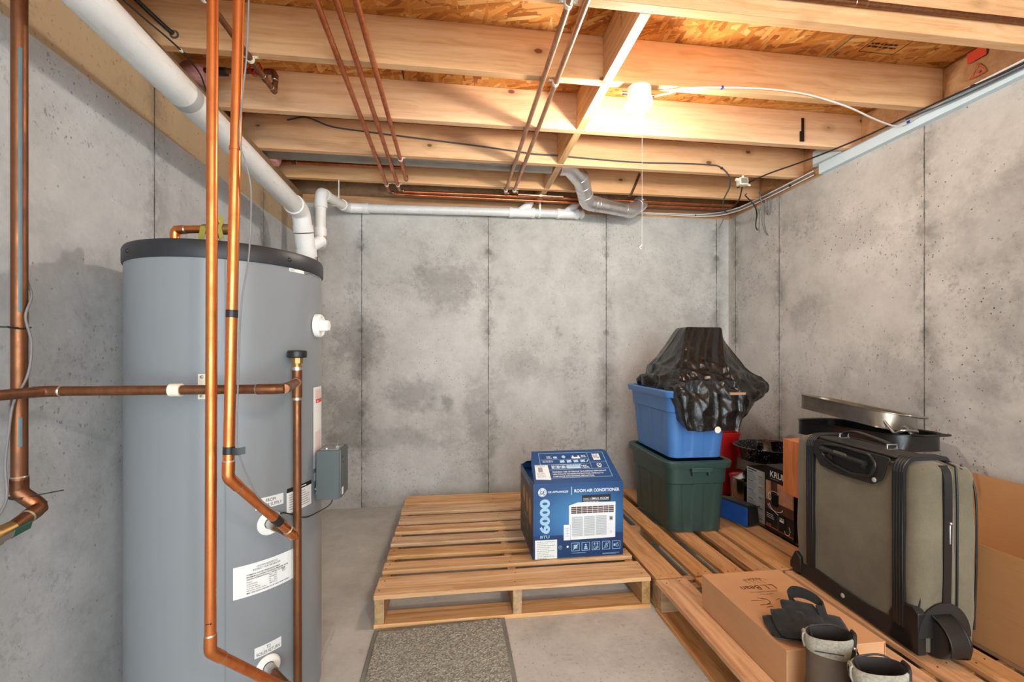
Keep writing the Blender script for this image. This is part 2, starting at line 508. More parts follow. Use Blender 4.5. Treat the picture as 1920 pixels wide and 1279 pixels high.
def m_card(name, c):
    g = NT(name); P = g.obj()
    n = g.noise(P, 3, 5, .6).outputs['Fac']; fl = g.noise(g.mapping(P, (4, 4, 260)), 1, 2).outputs['Fac']
    d = tuple(int(v*.92) for v in c)
    g.base(g.ramp(g.math('ADD', g.math('MULTIPLY', n, .75), g.math('MULTIPLY', fl, .25)), [(.35, srgb(d)), (.65, srgb(c))]))
    g.rough(.7); g.b.inputs['Specular IOR Level'].default_value = .3; g.bump(fl, .05, .002)
    return g.m

def m_speckle(name, c, dots, scale=150, rough=.15):
    g = NT(name); P = g.obj()
    v = g.vor(P, scale); on = g.sstep(g.sep(v.outputs['Color'])[0], .66, .70)
    f = g.math('MULTIPLY', g.sstep(v.outputs['Distance'], .38, .25), on)
    g.base(g.mix(f, srgb(c), srgb(dots))); g.rough(rough); g.b.inputs['Coat Weight'].default_value = .4
    return g.m

M = {}
back_blots = [(-.02, 1.62, .30, .21, .34), (-.66, 1.18, .20, .20, .40), (-.30, .80, .22, .14, .38), (-.05, .74, .05, .07, .45),
              (.18, .55, .12, .35, .28), (-.75, .62, .16, .3, .34), (1.16, .9, .10, .55, .25), (1.9, 1.35, .18, .3, .18), (-.45, .48, .5, .10, .22), (.52, 1.0, .22, .12, .18)]
M['conc_back'] = m_concrete('back wall concrete', (150, 147, 140), (180, 178, 172), (200, 198, 193), 'x', [-.954, -.653, .2505, 1.154, 2.058], .7, back_blots)
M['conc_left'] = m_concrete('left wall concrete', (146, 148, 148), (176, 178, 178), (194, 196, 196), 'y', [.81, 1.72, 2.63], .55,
                            [(1.15, 1.2, .35, .3, .16), (1.05, .7, .3, .4, .12)], tan=(1.905, (158, 136, 106), (186, 164, 132)), tiez=(1.25, .6))  # tan: painted warm lamp light, starting at the drain pipe's shadow edge
M['conc_right'] = m_concrete('right wall concrete', (154, 150, 144), (184, 181, 175), (202, 199, 194), 'y', [.88, 1.794, 2.72, 3.186], 1.0,
                             [(1.35, 1.25, .3, .28, .2), (2.5, 1.35, .12, .14, .25), (1.9, .95, .5, .2, .2), (1.5, 1.6, .25, .3, .2), (2.2, 1.75, .3, .12, .18)], tiez=(1.79, 1.2, .6), worn=1.15)
M['floor'] = m_concrete('floor concrete', (154, 152, 145), (186, 184, 178), (206, 204, 198), 'x', [], .35, (), floor=True, worn=1.)
M['joist'] = m_wood('joist spruce', (206, 152, 104), (226, 178, 130), (236, 194, 150), 0, contrast=.8)
M['block'] = m_wood('blocking spruce', (196, 150, 100), (218, 178, 130), (232, 198, 154), 1)
M['sill'] = m_wood('sill plate pine', (160, 112, 66), (184, 136, 86), (200, 154, 104), 0)
M['sill_y'] = m_wood('sill plate pine side', (160, 112, 66), (184, 136, 86), (200, 154, 104), 1)
M['osb'] = m_osb('strand board')
M['pallet'] = m_wood('pallet board wood', (180, 132, 84), (212, 166, 116), (228, 188, 142), 0, contrast=1.1, kscale=(1.6, 6))
M['pallet_y'] = m_wood('pallet board wood lengthways', (176, 122, 76), (204, 152, 102), (220, 172, 122), 1, contrast=1.1, kscale=(1.6, 6))
M['stringer'] = m_wood('pallet stringer wood', (150, 116, 74), (180, 144, 98), (200, 168, 122), 1, knots=False)
M['stringer_x'] = m_wood('pallet stringer wood crosswise', (150, 112, 70), (176, 136, 90), (196, 158, 110), 0, knots=False)
M['foam'] = m_plain('blue foam board', (204, 222, 230), .7, var=.04, scale=4)
M['kraft'] = m_kraft('kraft facing', (150, 106, 66), (196, 152, 106))
M['kraft_dark'] = m_kraft('old kraft facing', (120, 90, 62), (164, 130, 94))
M['glassfibre'] = m_plain('pink glass fibre', (206, 148, 140), .95, var=.25, scale=40, bump=.8, bscale=90)
M['copper'] = m_copper('bright copper', (168, 90, 44), (212, 126, 70), (234, 156, 100), .3)
M['copper_old'] = m_copper('tarnished copper', (84, 54, 36), (126, 82, 54), (156, 108, 74), .40, 1.)
M['copper_ceiling'] = m_copper('ceiling copper', (150, 78, 44), (190, 108, 66), (214, 138, 94), .32)
M['copper_pale'] = m_copper('pale copper', (150, 108, 84), (190, 146, 118), (206, 166, 140), .34)
M['solder'] = m_plain('solder', (190, 184, 172), .35, .9)
M['brass'] = m_plain('brass', (160, 130, 78), .42, .8)
M['steel'] = m_plain('zinc steel', (176, 176, 174), .35, .95)
M['galv'] = m_foil('galvanised duct', (226, 226, 226), .28)
M['galv_old'] = m_foil('dull galvanised pipe', (168, 164, 156), .42)
M['pvc'] = m_pvc('white plastic drain', (226, 226, 224))
M['pvc_new'] = m_pvc('clean white plastic', (238, 236, 230), False)
M['pvc_fit'] = m_pvc('white plastic fitting', (240, 240, 238), False)
M['primer'] = m_plain('brown primer stain', (200, 158, 112), .5)
M['white'] = m_plain('white plastic', (236, 234, 228), .4, var=.03)
M['cream'] = m_plain('cream plastic', (226, 220, 200), .45, var=.04)
M['porcelain'] = m_plain('white lamp holder', (244, 242, 238), .3, var=.02)
M['black'] = m_plain('black plastic', (26, 26, 27), .42, var=.2)
M['blackcable'] = m_plain('black cable', (28, 26, 26), .5, var=.2)
M['greycable'] = m_plain('grey cable', (118, 116, 116), .5, var=.1)
M['darkgrey_cable'] = m_plain('slate cable', (72, 74, 80), .5, var=.1)
M['whitecable'] = m_plain('white cable', (232, 226, 218), .5, var=.04)
M['blue_clip'] = m_plain('blue clip', (22, 60, 150), .4)
M['red'] = m_plain('red paint', (186, 26, 26), .4)
M['green_grip'] = m_plain('dark green grip', (30, 62, 50), .45)
M['yellow_tape'] = m_plain('yellow tape', (158, 146, 56), .6)
M['ink'] = m_flat('black ink', (22, 20, 18), .7)
M['blue_ink'] = m_flat('blue ink', (40, 78, 140), .7)
M['rust'] = m_plain('rusty strap', (112, 78, 56), .6, .6, .3)
M['darkiron'] = m_plain('dark iron', (52, 44, 40), .5, .7, .3)

# ------------------------------------------------------------------ the room shell
def struct(o): o['kind'] = 'structure'; return o
T = .2
struct(MB().box((XL-T, YN, -.12), (XR+T, YB+T, 0)).out('floor', M['floor'], smooth=0))
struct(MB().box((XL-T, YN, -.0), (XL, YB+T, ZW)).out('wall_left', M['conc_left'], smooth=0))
struct(MB().box((XL, YB, -.0), (XR, YB+T, ZW)).out('wall_back', M['conc_back'], smooth=0))
struct(MB().box((XR, YN, -.0), (XR+T, YB+T, ZW)).out('wall_right', M['conc_right'], smooth=0))
# meshes are shifted to their base: keep concrete patterns tied to room coordinates
for nm in ('floor', 'wall_left', 'wall_back', 'wall_right'):
    o = bpy.data.objects[nm]; o.data.transform(Matrix.Translation(o.location)); o.location = (0, 0, 0)
ceil = struct(MB().box((XL-T, YN, ZT), (XR+T, YB+T, ZT+.02)).out('ceiling', M['osb'], smooth=0))
# sill plates on the walls and the rim boards on them
struct(MB().box((XL-.16, YN, ZW), (XL-.002, YB, ZJ)).out('trim_1', M['kraft_dark'], smooth=0))
struct(MB().box((XL-.16, YB+.003, ZW), (XR+.16, YB+.16, ZJ)).out('trim_2', M['sill'], smooth=0))
struct(MB().box((XR+.006, YN, ZW), (XR+.16, YB, ZJ)).out('trim_3', M['sill_y'], smooth=0))
struct(MB().box((XL-T, YN, ZJ), (XL-.15, YB+T, ZT)).out('trim_4', M['kraft_dark'], smooth=0))
struct(MB().box((XL-.15, YB+.10, ZJ), (XR+.15, YB+.14, ZT)).out('trim_5', M['osb'], smooth=0))
struct(MB().box((XR+.15, YN, ZJ), (XR+T, YB+T, ZT)).out('trim_6', M['sill_y'], smooth=0))

# black stamps on the strand board: part of the ceiling
def below(u, v, d): return (u, v, ZT-.0004-d)
g = GFX()
def stamp(x, y, w, h):
    g.frame(x, y, w, h, .003, 0)
    g.lines(x+.01, y+h*.8, w-.02, 2, .018, .008, 0); g.line([(x, y+h*.5), (x+w, y+h*.5)], .003, 0)
    g.poly([(x+w*.35, y+.03), (x+w*.5, y+.055), (x+w*.65, y+.045), (x+w*.6, y+.02), (x+w*.45, y+.01)], 0)
    g.line([(x+w*.3, y+.01), (x+w*.75, y+.06)], .004, 0); g.line([(x+w*.5, y+.05), (x+w*.85, y+.02)], .003, 0)
stamp(1.72, 1.50, .17, .20); stamp(-.52, 1.50, .16, .14); stamp(1.62, 1.93, .16, .13)
for u0, t in ((-.42, '99'),):
    vs, fs = text_geo(t, False)
    g.items.append(([(u0+x*.075, 1.93+y*.075) for x, y in vs], fs, 0, 1))
g.line([(-.235, 1.80), (-.235, 2.15)], .006, 0); g.line([(-.52, 1.92), (-.25, 1.92)], .003, 0)
g.line([(1.62, 1.4), (1.62, 1.75)], .008, 1); g.line([(1.52, 1.80), (1.52, 2.1)], .006, 1)
g.build('ink_stamp', below, [M['ink'], m_flat('green edge line', (92, 108, 84), .7)], ceil)

# ------------------------------------------------------------------ joists and blocking
order = ['nearest the camera and cut by the top of the picture', 'carrying the white lamp holder', 'just behind the lit bulb', 'above the grey round duct',
         'farthest back, in front of the paper-faced insulation']
kn = None
for i, y in enumerate(JY):
    j = MB().box((XL-.145, y, ZJ), (XR+.146, y+JT, ZT)).out('floor_joist', M['joist'], smooth=0, bevel=.003)
    tag(j, 'pale pine ceiling joist '+order[i], 'joist', 'ceiling joists')
spots = ['nearest the camera, with a blue pencil scribble', 'second from the camera, just left of the lamp', 'third from the camera, behind the bulb', 'fourth from the camera, next to the metal duct elbow']
for i in range(4):
    b = MB().box((.603+.003*(i % 2), JY[i]+JT, ZJ+.001*i), (.642+.003*(i % 2), JY[i+1], ZT-.004)).out('blocking_board', M['block'], smooth=0, bevel=.002)
    tag(b, 'short pine blocking board between joists, '+spots[i], 'blocking', 'blocking boards between joists')
    if i == 0:
        g = GFX(); random.seed(3)
        u = 0
        pts = [(random.uniform(-.004, .004)+.004*(k % 2), k*.006) for k in range(12)]
        g.line(pts, .002, 0)
        g.build('blue_scribble', lambda u, v, d: (.6027-d, 1.55+u, 2.29+v), [M['blue_ink']], b)
b = MB().box((.600, JY[4]+JT, ZJ), (.640, YB+.098, ZJ+.10)).out('blocking_board', M['block'], smooth=0, bevel=.002)
tag(b, 'low pine blocking board behind the farthest joist over the white drain', 'blocking', 'blocking boards between joists')

# ------------------------------------------------------------------ insulation and foam
def batt(lo, hi, bulge_axis, mat, name, label, seed, amp=.02, parent=None):
    """paper-faced batt: a pillow whose face towards the room is bulge_axis (+/-)"""
    mb = MB(); nu, nv = 26, 10
    ax, sg = bulge_axis
    def fn(s, t):
        b = (1-(2*s-1)**4)*(1-(2*t-1)**4)
        w = mnoise.noise(Vector((s*6+seed, t*3, seed)))*amp*.8+mnoise.noise(Vector((s*17+seed, t*8, seed*2)))*amp*.35
        o = (b*amp+w*b)*sg
        if ax == 1:
            return (lo[0]+(hi[0]-lo[0])*s, (lo[1] if sg < 0 else hi[1])+o, lo[2]+(hi[2]-lo[2])*t)
        return ((lo[0] if sg < 0 else hi[0])+o, lo[1]+(hi[1]-lo[1])*s, lo[2]+(hi[2]-lo[2])*t)
    V = mb.grid(nu, nv, fn)
    # back face and rim give it real thickness

    back = []
    edge = [V[0][i] for i in range(nu)]+[V[j][-1] for j in range(1, nv)]+[V[-1][i] for i in range(nu-2, -1, -1)]+[V[j][0] for j in range(nv-2, 0, -1)]
    for v in edge:
        p = v.co.copy(); p[ax] = hi[ax] if sg < 0 else lo[ax]; back.append(mb.bm.verts.new(p))
    mb.bridge(edge, back); mb.face(back)
    o = mb.out(name, mat, parent, smooth=60)
    if label: tag(o, label, 'insulation', 'insulation batts')
    return o
Rlab = ['in the nearest joist bay, printed red', 'in the second joist bay, by white cable', 'in third joist bay above foam end', 'in fourth joist bay by cable box']
for i in range(4):
    b = batt((2.205, JY[i]+JT+.002, ZJ+.004), (2.305, JY[i+1]-.002, ZT-.006), (0, -1), M['kraft'], 'insulation_batt', 'tan paper-faced insulation batt on right wall '+Rlab[i], 3.1*i+1)
    if i == 0:
        g = GFX(); g.rect(.12, .12, .07, .045, 0); g.rect(.21, .125, .03, .04, 0); g.rect(.26, .12, .05, .045, 0)
        g.line([(.13, .05), (.16, .10), (.19, .05), (.13, .05)], .004, 0); g.disc(.16, .065, .006, 0)
        g.build('red_print', lambda u, v, d: (2.176-d, JY[1]-.0-u, ZJ+v), [m_flat('red print', (196, 60, 30), .6)], b)
tag(b, b['label'], 'insulation', 'insulation batts')
batt((2.215, .40, ZJ+.004), (2.305, JY[0]-.004, ZT-.006), (0, -1), M['kraft'], 'insulation_batt', 'tan paper-faced insulation batt at top right corner of the picture', 19.)
batt((XL-.12, YB-.0, ZJ+.002), (.595, YB+.09, ZT-.006), (1, -1), M['kraft_dark'], 'insulation_batt', 'crumpled brown paper-faced insulation batt above the long white drain', 8.3, .035)
batt((.66, YB-.0, ZJ+.002), (2.17, YB+.09, ZT-.006), (1, -1), M['kraft_dark'], 'insulation_batt', 'crumpled brown paper-faced insulation batt behind the metal duct', 14.7, .035)
def fluff(c, r, lab, seed):
    mb = MB(); mb.sphere(c, 1., 18, sc=r)
    for v in mb.bm.verts:
        d = v.co-Vector(c)
        v.co = Vector(c)+d*(1+.35*mnoise.noise(v.co*22+Vector((seed, 0, 0)))+.2*mnoise.noise(v.co*60))
    tag(mb.out('insulation_tuft', M['glassfibre'], smooth=80), lab, 'insulation')
fluff((-1.075, 2.755, 2.262), (.075, .09, .055), 'pink glass fibre tuft around end of the grey duct', 1)
fluff((-1.085, 2.03, 2.278), (.06, .06, .045), 'pink glass fibre tuft around black pipe end by red valve', 5)

# foam board strip on the right sill
f = MB().box((2.128, .3, ZW), (2.162, 2.36, ZJ-.002)).box((2.128, 2.205, ZJ-.002), (2.162, 2.405, ZJ+.09)).out('foam_strip', M['foam'], smooth=0, bevel=.002)
tag(f, 'pale blue foam board strip along top of right wall', 'foam board')
f.location.z += 0
# ------------------------------------------------------------------ ceiling lamp
def lamp(cx, cy, label, strength):
    t = thing('ceiling_lamp', label, 'lamp', (cx, cy, 2.06))
    MB().lathe([(0, 2.2185), (.050, 2.2185), (.052, 2.214), (.052, 2.178), (.049, 2.174), (0, 2.174)], (cx, cy, 0), seg=40).out('fixture_box', M['porcelain'], t)
    MB().lathe([(.046, 2.1738), (.057, 2.172), (.0585, 2.164), (.058, 2.150), (.050, 2.141), (.032, 2.137), (.024, 2.131), (.0225, 2.112), (.018, 2.112), (.0, 2.120)], (cx, cy, 0), seg=40).out('lamp_holder', M['porcelain'], t)
    MB().cyl((cx-.075, cy, 2.196), (cx-.051, cy, 2.196), .007).out('cable_clamp', M['steel'], t)
    MB().cyl((cx+.051, cy, 2.194), (cx+.068, cy, 2.194), .007).out('cable_clamp', M['steel'], t)
    prof = [(.012, 2.1125), (.0135, 2.104), (.020, 2.094), (.0265, 2.082), (.0295, 2.069), (.0285, 2.056), (.023, 2.045), (.013, 2.0385), (0, 2.0365)]
    g = NT('lit bulb'); em = g.n('ShaderNodeEmission', {'Color': (1., .915, .81, 1), 'Strength': strength})
    g.t.links.new(em.outputs[0], g.t.nodes['Material Output'].inputs[0])
    MB().lathe(prof, (cx, cy, 0), seg=28).out('light_bulb', g.m, t, 'lit bare bulb', smooth=80)
    mb = MB(); x, y = cx-.004, cy-.047
    pts = [(x, y, 2.140)]+[(x-.0012*k/10, y, 2.140-.59*k/10) for k in range(1, 11)]
    mb.tube(pts+[(x-.0013, y, 1.5525)], .0008, 6); mb.tube([(x-.001, y, 1.552), (x-.004, y, 1.546), (x-.012, y, 1.541), (x-.008, y, 1.536), (x-.004, y, 1.533)], .0022, 6)
    mb.out('pull_cord', M['white'], t)
    return t
LAMP = (.7697, 1.785)
lamp(*LAMP, 'round white ceiling lamp holder with lit bare bulb and long pull cord', BULB)

# ------------------------------------------------------------------ pipe helpers
def coupling(p, d, r, L=.022, mat='copper', parent=None, name='coupling', solder=True, label=None):
    p = Vector(p); d = Vector(d).normalized()
    o = MB().cyl(p-d*L/2, p+d*L/2, r*1.13, seg=18).out(name, M[mat], parent, label, smooth=50)
    if solder:
        for s in (-1, 1): MB().cyl(p+d*s*(L/2), p+d*s*(L/2+.003), r*1.13, r*1.02, 18).out('solder_joint', M['solder'], o, smooth=50)
    return o
def elbow(a, p, b, r, mat, parent, rad=.022, k=1.13, leg=None, name='elbow', solder=True, label=None):
    """fitting at corner p between pipe ends a and b"""
    a, p, b = Vector(a), Vector(p), Vector(b); leg = leg or r*3.2
    da, db = (a-p).normalized(), (b-p).normalized()
    pts = fillet([p+da*leg, p, p+db*leg], rad, 7)
    o = MB().tube(pts, r*k, 18).out(name, M[mat], parent, label, smooth=60)
    if solder:
        for d in (da, db): MB().cyl(p+d*leg, p+d*(leg+.003), r*k, r*1.02, 18).out('solder_joint', M['solder'], o, smooth=50)
    return o
def pipe(name, pts, r, mat, parent, seg=16): return part_tube(name, pts, r, M[mat], parent, seg=seg)
def strap(p, axis, r, parent, mat='cream', name='pipe_clip'):
    """two-eared clip holding a pipe (running along axis 'x'/'y') up against the joist"""
    mb = MB(); p = Vector(p)
    A = Vector((0, 1, 0)) if axis == 'y' else Vector((1, 0, 0)); B = Vector((1, 0, 0)) if axis == 'y' else Vector((0, 1, 0))
    arc = [p+B*(math.cos(a)*(r+.0016))+Vector((0, 0, math.sin(a)*(r+.0016))) for a in [PI+PI*k/10 for k in range(11)]]
    arc = [arc[0]+Vector((0, 0, r*.9))]+arc+[arc[-1]+Vector((0, 0, r*.9))]
    mb.ribbon(arc, A*.007, .003)
    for s in (-1, 1):
        q = p+B*s*(r+.010)+Vector((0, 0, r-.002)); mb.box(q-A*.007-B*.009-Vector((0, 0, .0008)), q+A*.007+B*.009+Vector((0, 0, .0012)))
        mb.sphere(q-Vector((0, 0, .002)), .003, 8)
    return mb.out(name, M[mat], parent, smooth=40)

# five copper lines running away under the joists
r = .0105; zc = ZJ-r-.0015
def ceiling_line(x0, x1, y1, label, mat, tail, clips, y0=.75):
    t = thing('copper_pipe', label, 'pipe', (x1, y1, zc-.03), 'copper pipes under the joists')
    xs = lambda y: x0+(x1-x0)*(y-1.4)/(y1-1.4)
    end = (x1, y1, zc)
    pipe('pipe', [(xs(y0), y0, zc), end], r, mat, t)
    for y in clips: strap((xs(y), y, zc), 'y', r, t)
    if tail:
        q = Vector(end)+Vector(tail)
        elbow((x1, y1-.1, zc), end, q, r, 'copper_old', t, .016, leg=.026)
    return t
ceiling_line(-.427, -.4385, 3.125, 'leftmost copper pipe of the three under the joists', 'copper_ceiling', (.05, .0, -.01), [2.990])
ceiling_line(-.364, -.367, 3.085, 'middle copper pipe of the three under the joists', 'copper_ceiling', (.05, .0, -.008), [2.990])
ceiling_line(-.303, -.303, 2.895, 'rightmost copper pipe of the three, ending in an upward elbow', 'copper_ceiling', (0, 0, .08), [2.585])
ceiling_line(.357, .348, 3.045, 'thin pale copper pipe left of its twin, near the lamp', 'copper_pale', (.05, 0, 0), [2.990, 1.365])
ceiling_line(.4115, .405, 3.015, 'thin pale copper pipe right of its twin, nearest the lamp', 'copper_pale', (.05, 0, 0), [2.985, 1.771])

# copper lines crossing behind the farthest joist
t = thing('copper_pipe', 'long thin copper pipe running sideways behind the farthest joist', 'pipe', (.3, 3.085, 2.19), 'copper pipes across the back')
pipe('pipe', [(-.335, 3.085, 2.1995), (.60, 3.085, 2.204), (2.08, 3.085, 2.209)], .0095, 'copper_ceiling', t)
t = thing('copper_pipe', 'long thin copper pipe running sideways just above the white drain', 'pipe', (.3, 3.125, 2.185), 'copper pipes across the back')
pipe('pipe', [(-.405, 3.1255, 2.194), (.6, 3.1255, 2.190), (2.08, 3.1255, 2.196)], .0095, 'copper_ceiling', t)
t = thing('copper_pipe', 'short pale copper pipe beside the white hanger hook above drain', 'pipe', (.55, 3.06, 2.19))
pipe('pipe', [(.44, 3.05, 2.203), (.76, 3.05, 2.2015)], .008, 'copper_pale', t)
coupling((.60, 3.05, 2.203), (1, 0, 0), .008, .02, 'cream', t, 'pipe_clip', False)
t = thing('copper_pipe', 'copper pipe inside fourth joist bay, left of three hanging pipes', 'pipe', (-.7, 2.9, 2.27))
pipe('pipe', [(-1.10, 2.895, 2.284), (-.333, 2.895, 2.284)], .0105, 'copper_ceiling', t)
coupling((-.98, 2.895, 2.284), (1, 0, 0), .0105, .03, 'copper_old', t)
t = thing('copper_pipe', 'copper pipe lying along joist at top right corner of picture', 'pipe', (1.6, 1.33, 2.27))
pipe('pipe', [(.70, 1.334, 2.284), (2.19, 1.334, 2.290)], .0095, 'copper_old', t)
coupling((1.36, 1.334, 2.2875), (1, 0, 0), .0095, .04, 'copper_old', t)

# brown line and hose valve in the bay by the left wall
t = thing('valve_pipe', 'brown copper pipe with red-handled valve behind two upright pipes', 'pipe', (-.76, 1.98, 2.19))
br = .0105; A0 = (-.772, 1.10, zc); A1 = (-.750, 1.985, zc)
pipe('pipe', [A0, A1], br, 'copper_old', t)
strap((-.757, 1.775, zc), 'y', br, t); coupling((-.753, 1.89, zc), (0, 1, 0), br, .03, 'copper_old', t)
coupling((-.7675, 1.48, zc), (0, 1, 0), br, .025, 'white', t, 'pipe_clip', False)
UP = (-.750, 1.985, 2.292); elbow(A0, A1, UP, br, 'copper_old', t, .018)
pipe('pipe', [A1, (-.750, 2.0, 2.285)], br, 'copper_old', t)
elbow(A1, UP, (-.9, 2.0, 2.292), br, 'copper_old', t, .018)
pipe('pipe', [UP, (-1.09, 2.005, 2.284)], br, 'copper_old', t)
v = MB().lathe([(0, -.028), (.014, -.028), (.016, -.018), (.013, -.01), (.018, 0), (.013, .01), (.016, .018), (.014, .028), (0, .028)], (-.815, 2.0, 2.290), (1, 0, 0), 18).cyl((-.815, 2.0, 2.29), (-.815, 1.965, 2.285), .008).out('valve_body', M['brass'], t)
mb = MB(); pts = []
for k in range(25):
    a = 2*PI*k/24; rr = .024+.003*math.cos(6*a)
    pts.append((-.815+rr*math.cos(a), 1.962, 2.285+rr*math.sin(a)))
mb.tube(pts, .0035, 8)
for k in range(3): a = 2*PI*k/3; mb.tube([(-.815, 1.962, 2.285), (-.815+.024*math.cos(a), 1.962, 2.285+.024*math.sin(a))], .0028, 6)
mb.out('valve_handle', M['red'], v)
pipe('pipe_sleeve', [(-1.015, 2.004, 2.285), (-.945, 2.003, 2.2865)], .017, 'black', t)

# ------------------------------------------------------------------ grey round duct and elbows
def duct(pts, rad, mat, parent, name, seams=(), seg=24, fn=6, fr=.05):
    P = fillet(pts, fr, fn)
    o = MB().tube(P, rad, seg).out(name, M[mat], parent, smooth=30)
    for i, (p, d) in enumerate(seams):
        p = Vector(p); d = Vector(d).normalized()
        MB().cyl(p-d*.004, p+d*.004, rad+.0022, seg=seg).out('duct_seam', M[mat], o, smooth=40)
    return o
t = thing('dryer_duct', 'round metal duct run with shiny bent elbows beside the lamp pull cord', 'duct', (.7, 2.85, 2.08))
D0, D1, D2, D3, D4, D5 = map(Vector, [(-1.07, 2.70, 2.2675), (.715, 2.70, 2.2675), (.785, 2.74, 2.252), (.915, 2.985, 2.146), (1.272, 3.085, 2.135), (1.44, 3.17, 2.262)])
duct([D0, (.60, 2.70, 2.2675)], .048, 'galv_old', t, 'bay_duct', [((-.95, 2.70, 2.2675), (1, 0, 0)), ((-.93, 2.70, 2.2675), (1, 0, 0)), ((.20, 2.70, 2.2675), (1, 0, 0))])
duct([(.655, 2.70, 2.2675), D1, D2+Vector((.02, .05, -.02))], .055, 'galv', t, 'elbow', [((.67, 2.70, 2.2675), (1, 0, 0))])
e1 = D2+(D3-D2)*.14; e2 = D2+(D3-D2)*.66
mid = D2.lerp(D3, .45)
duct([e1, D3, D3+(D4-D3)*.22], .053, 'galv', t, 'elbow', [(D2.lerp(D3, .42), D3-D2), (D2.lerp(D3, .72), D3-D2), (D3.lerp(D4, .16), D4-D3)], fn=2, fr=.05)
duct([D3+(D4-D3)*.18, D3+(D4-D3)*.92], .050, 'galv', t, 'straight_duct', [(D3.lerp(D4, .24), D4-D3)])
duct([D3+(D4-D3)*.84, D4, D4+(D5-D4)*.62], .0515, 'galv', t, 'elbow', [(D4.lerp(D5, .40), D5-D4), (D4.lerp(D5, .52), D5-D4)], fn=2, fr=.04)
mb = MB(); mb.cyl((1.285, 2.97+.0-.004, 2.34), (1.2225, 2.966, 2.205), .0045, seg=8)
mb.ribbon([(1.290, 2.968, 2.36), (1.258, 2.967, 2.285), (1.222, 2.964, 2.205), (1.215, 2.985, 2.200)], (0.008, 0, -.004), .002)
tag(mb.out('hanger_strap', M['rust']), 'rusty perforated strap hanging behind the pull cord by the duct', 'strap')
mb = MB().box((1.842, 2.1525, 2.236), (1.856, 2.157, 2.362)).box((1.832, 2.1515, 2.236), (1.856, 2.157, 2.290))
tag(mb.out('joist_bracket', M['darkiron'], bevel=.001), 'small dark iron bracket screwed to joist right of the lamp', 'bracket')

# ------------------------------------------------------------------ white plastic drains
t = thing('drain_pipe', 'wide white plastic drain pipe running down the left wall behind tank', 'drain pipe', (-.82, 2.5, 0))
R3 = .0445
a = Vector((-.82, .55, 1.925)); c = Vector((-.818, 2.515, 1.868)); dn = Vector((-.8085, 2.600, 1.62)); fl = Vector((-.79, 2.66, .0))
d1 = (c-a).normalized(); d2 = (dn-c).normalized()
e0 = c-d1*.085; e1 = c+d2*.085
MB().tube([a, e0+d1*.02], R3, 32).out('pipe', M['pvc'], t, smooth=50)
MB().tube([a+d1*.915, a+d1*.95], R3+.0006, 32).out('grey_band', m_plain('grey print band', (172, 172, 170), .4, var=.03), t, 'grey band', smooth=50)
mb = MB(); mb.tube(fillet([e0, c, e1], .075, 10), R3*1.07, 32)
mb.tube([e0-d1*.022, e0+d1*.012], R3*1.16, 32); mb.tube([e1-d2*.012, e1+d2*.024], R3*1.16, 32)
mb.out('elbow', M['pvc_fit'], t, smooth=50)
w0 = e1+d2*.030; w1 = w0+d2*.105
mb = MB(); mb.tube([w0, w1], R3*1.12, 32); mb.tube([w1-d2*.02, w1+d2*.022], R3*1.2, 32)
w = w0.lerp(w1, .75); br0 = Vector((-.7892, 2.742, 1.800))
mb.tube([w, w+Vector((.042, .038, .034)), w+Vector((.062, .058, .058))], .0335, 24)
mb.out('wye_fitting', M['pvc_fit'], t, smooth=50)
MB().tube([w1, Vector((w1.x+.004, w1.y+.006, 0.001))], R3, 32).out('pipe', M['pvc_new'], t, smooth=50)

t = thing('drain_pipe', 'thinner white plastic drain pipe along top of the back wall', 'drain pipe', (.2, 3.2, 2.08))
R2 = .0302; yb = 3.222
Bq = [Vector((-.665, yb, 2.118)), Vector((.935, yb, 2.139))]
pipe('pipe', Bq, R2, 'pvc', t, 24)
T0 = Vector((-.786, 2.765, 2.057)); T1 = Vector((-.789, 2.765, 1.83)); K = Vector((-.735, yb-.02, 2.112))
dk = (K-T0).normalized()
mb = MB(); mb.tube(fillet([T0-Vector((0, 0, .065)), T0, T0+dk*.07], .045, 9), R2*1.12, 24)
mb.tube([T0-Vector((0, 0, .09)), T0-Vector((0, 0, .05))], R2*1.2, 24); mb.tube([T0+dk*.05, T0+dk*.085], R2*1.2, 24)
mb.out('elbow', M['pvc_fit'], t, smooth=50)
pipe('pipe', [T0+dk*.07, K-dk*.04], R2, 'pvc_new', t, 24)
mb = MB(); mb.tube(fillet([K-dk*.08, K, Bq[0]+Vector((.04, 0, 0))], .06, 8), R2*1.12, 24)
mb.tube([K-dk*.10, K-dk*.06], R2*1.2, 24); mb.tube([Bq[0]+Vector((.03, 0, 0)), Bq[0]+Vector((.07, 0, .001))], R2*1.2, 24)
mb.out('elbow', M['pvc_fit'], t, smooth=50)
pipe('pipe', [T0-Vector((0, 0, .06)), T1], R2, 'pvc_new', t, 24)
low = Vector((-.789, 2.762, 1.742)); we = w+Vector((.058, .054, .054))
mb = MB(); mb.tube([T1+Vector((0, 0, .016)), T1-Vector((0, 0, .03))], R2*1.2, 24)
mb.tube(fillet([T1, low, we.lerp(low, .1)], .05, 8), R2*1.13, 24)
mb.out('elbow', M['pvc_fit'], t, smooth=50)
MB().tube([T1-Vector((0, 0, .033)), T1-Vector((0, 0, .050))], R2*1.16, 24).out('primer_stain', M['primer'], t, 'brown primer stain', smooth=50)
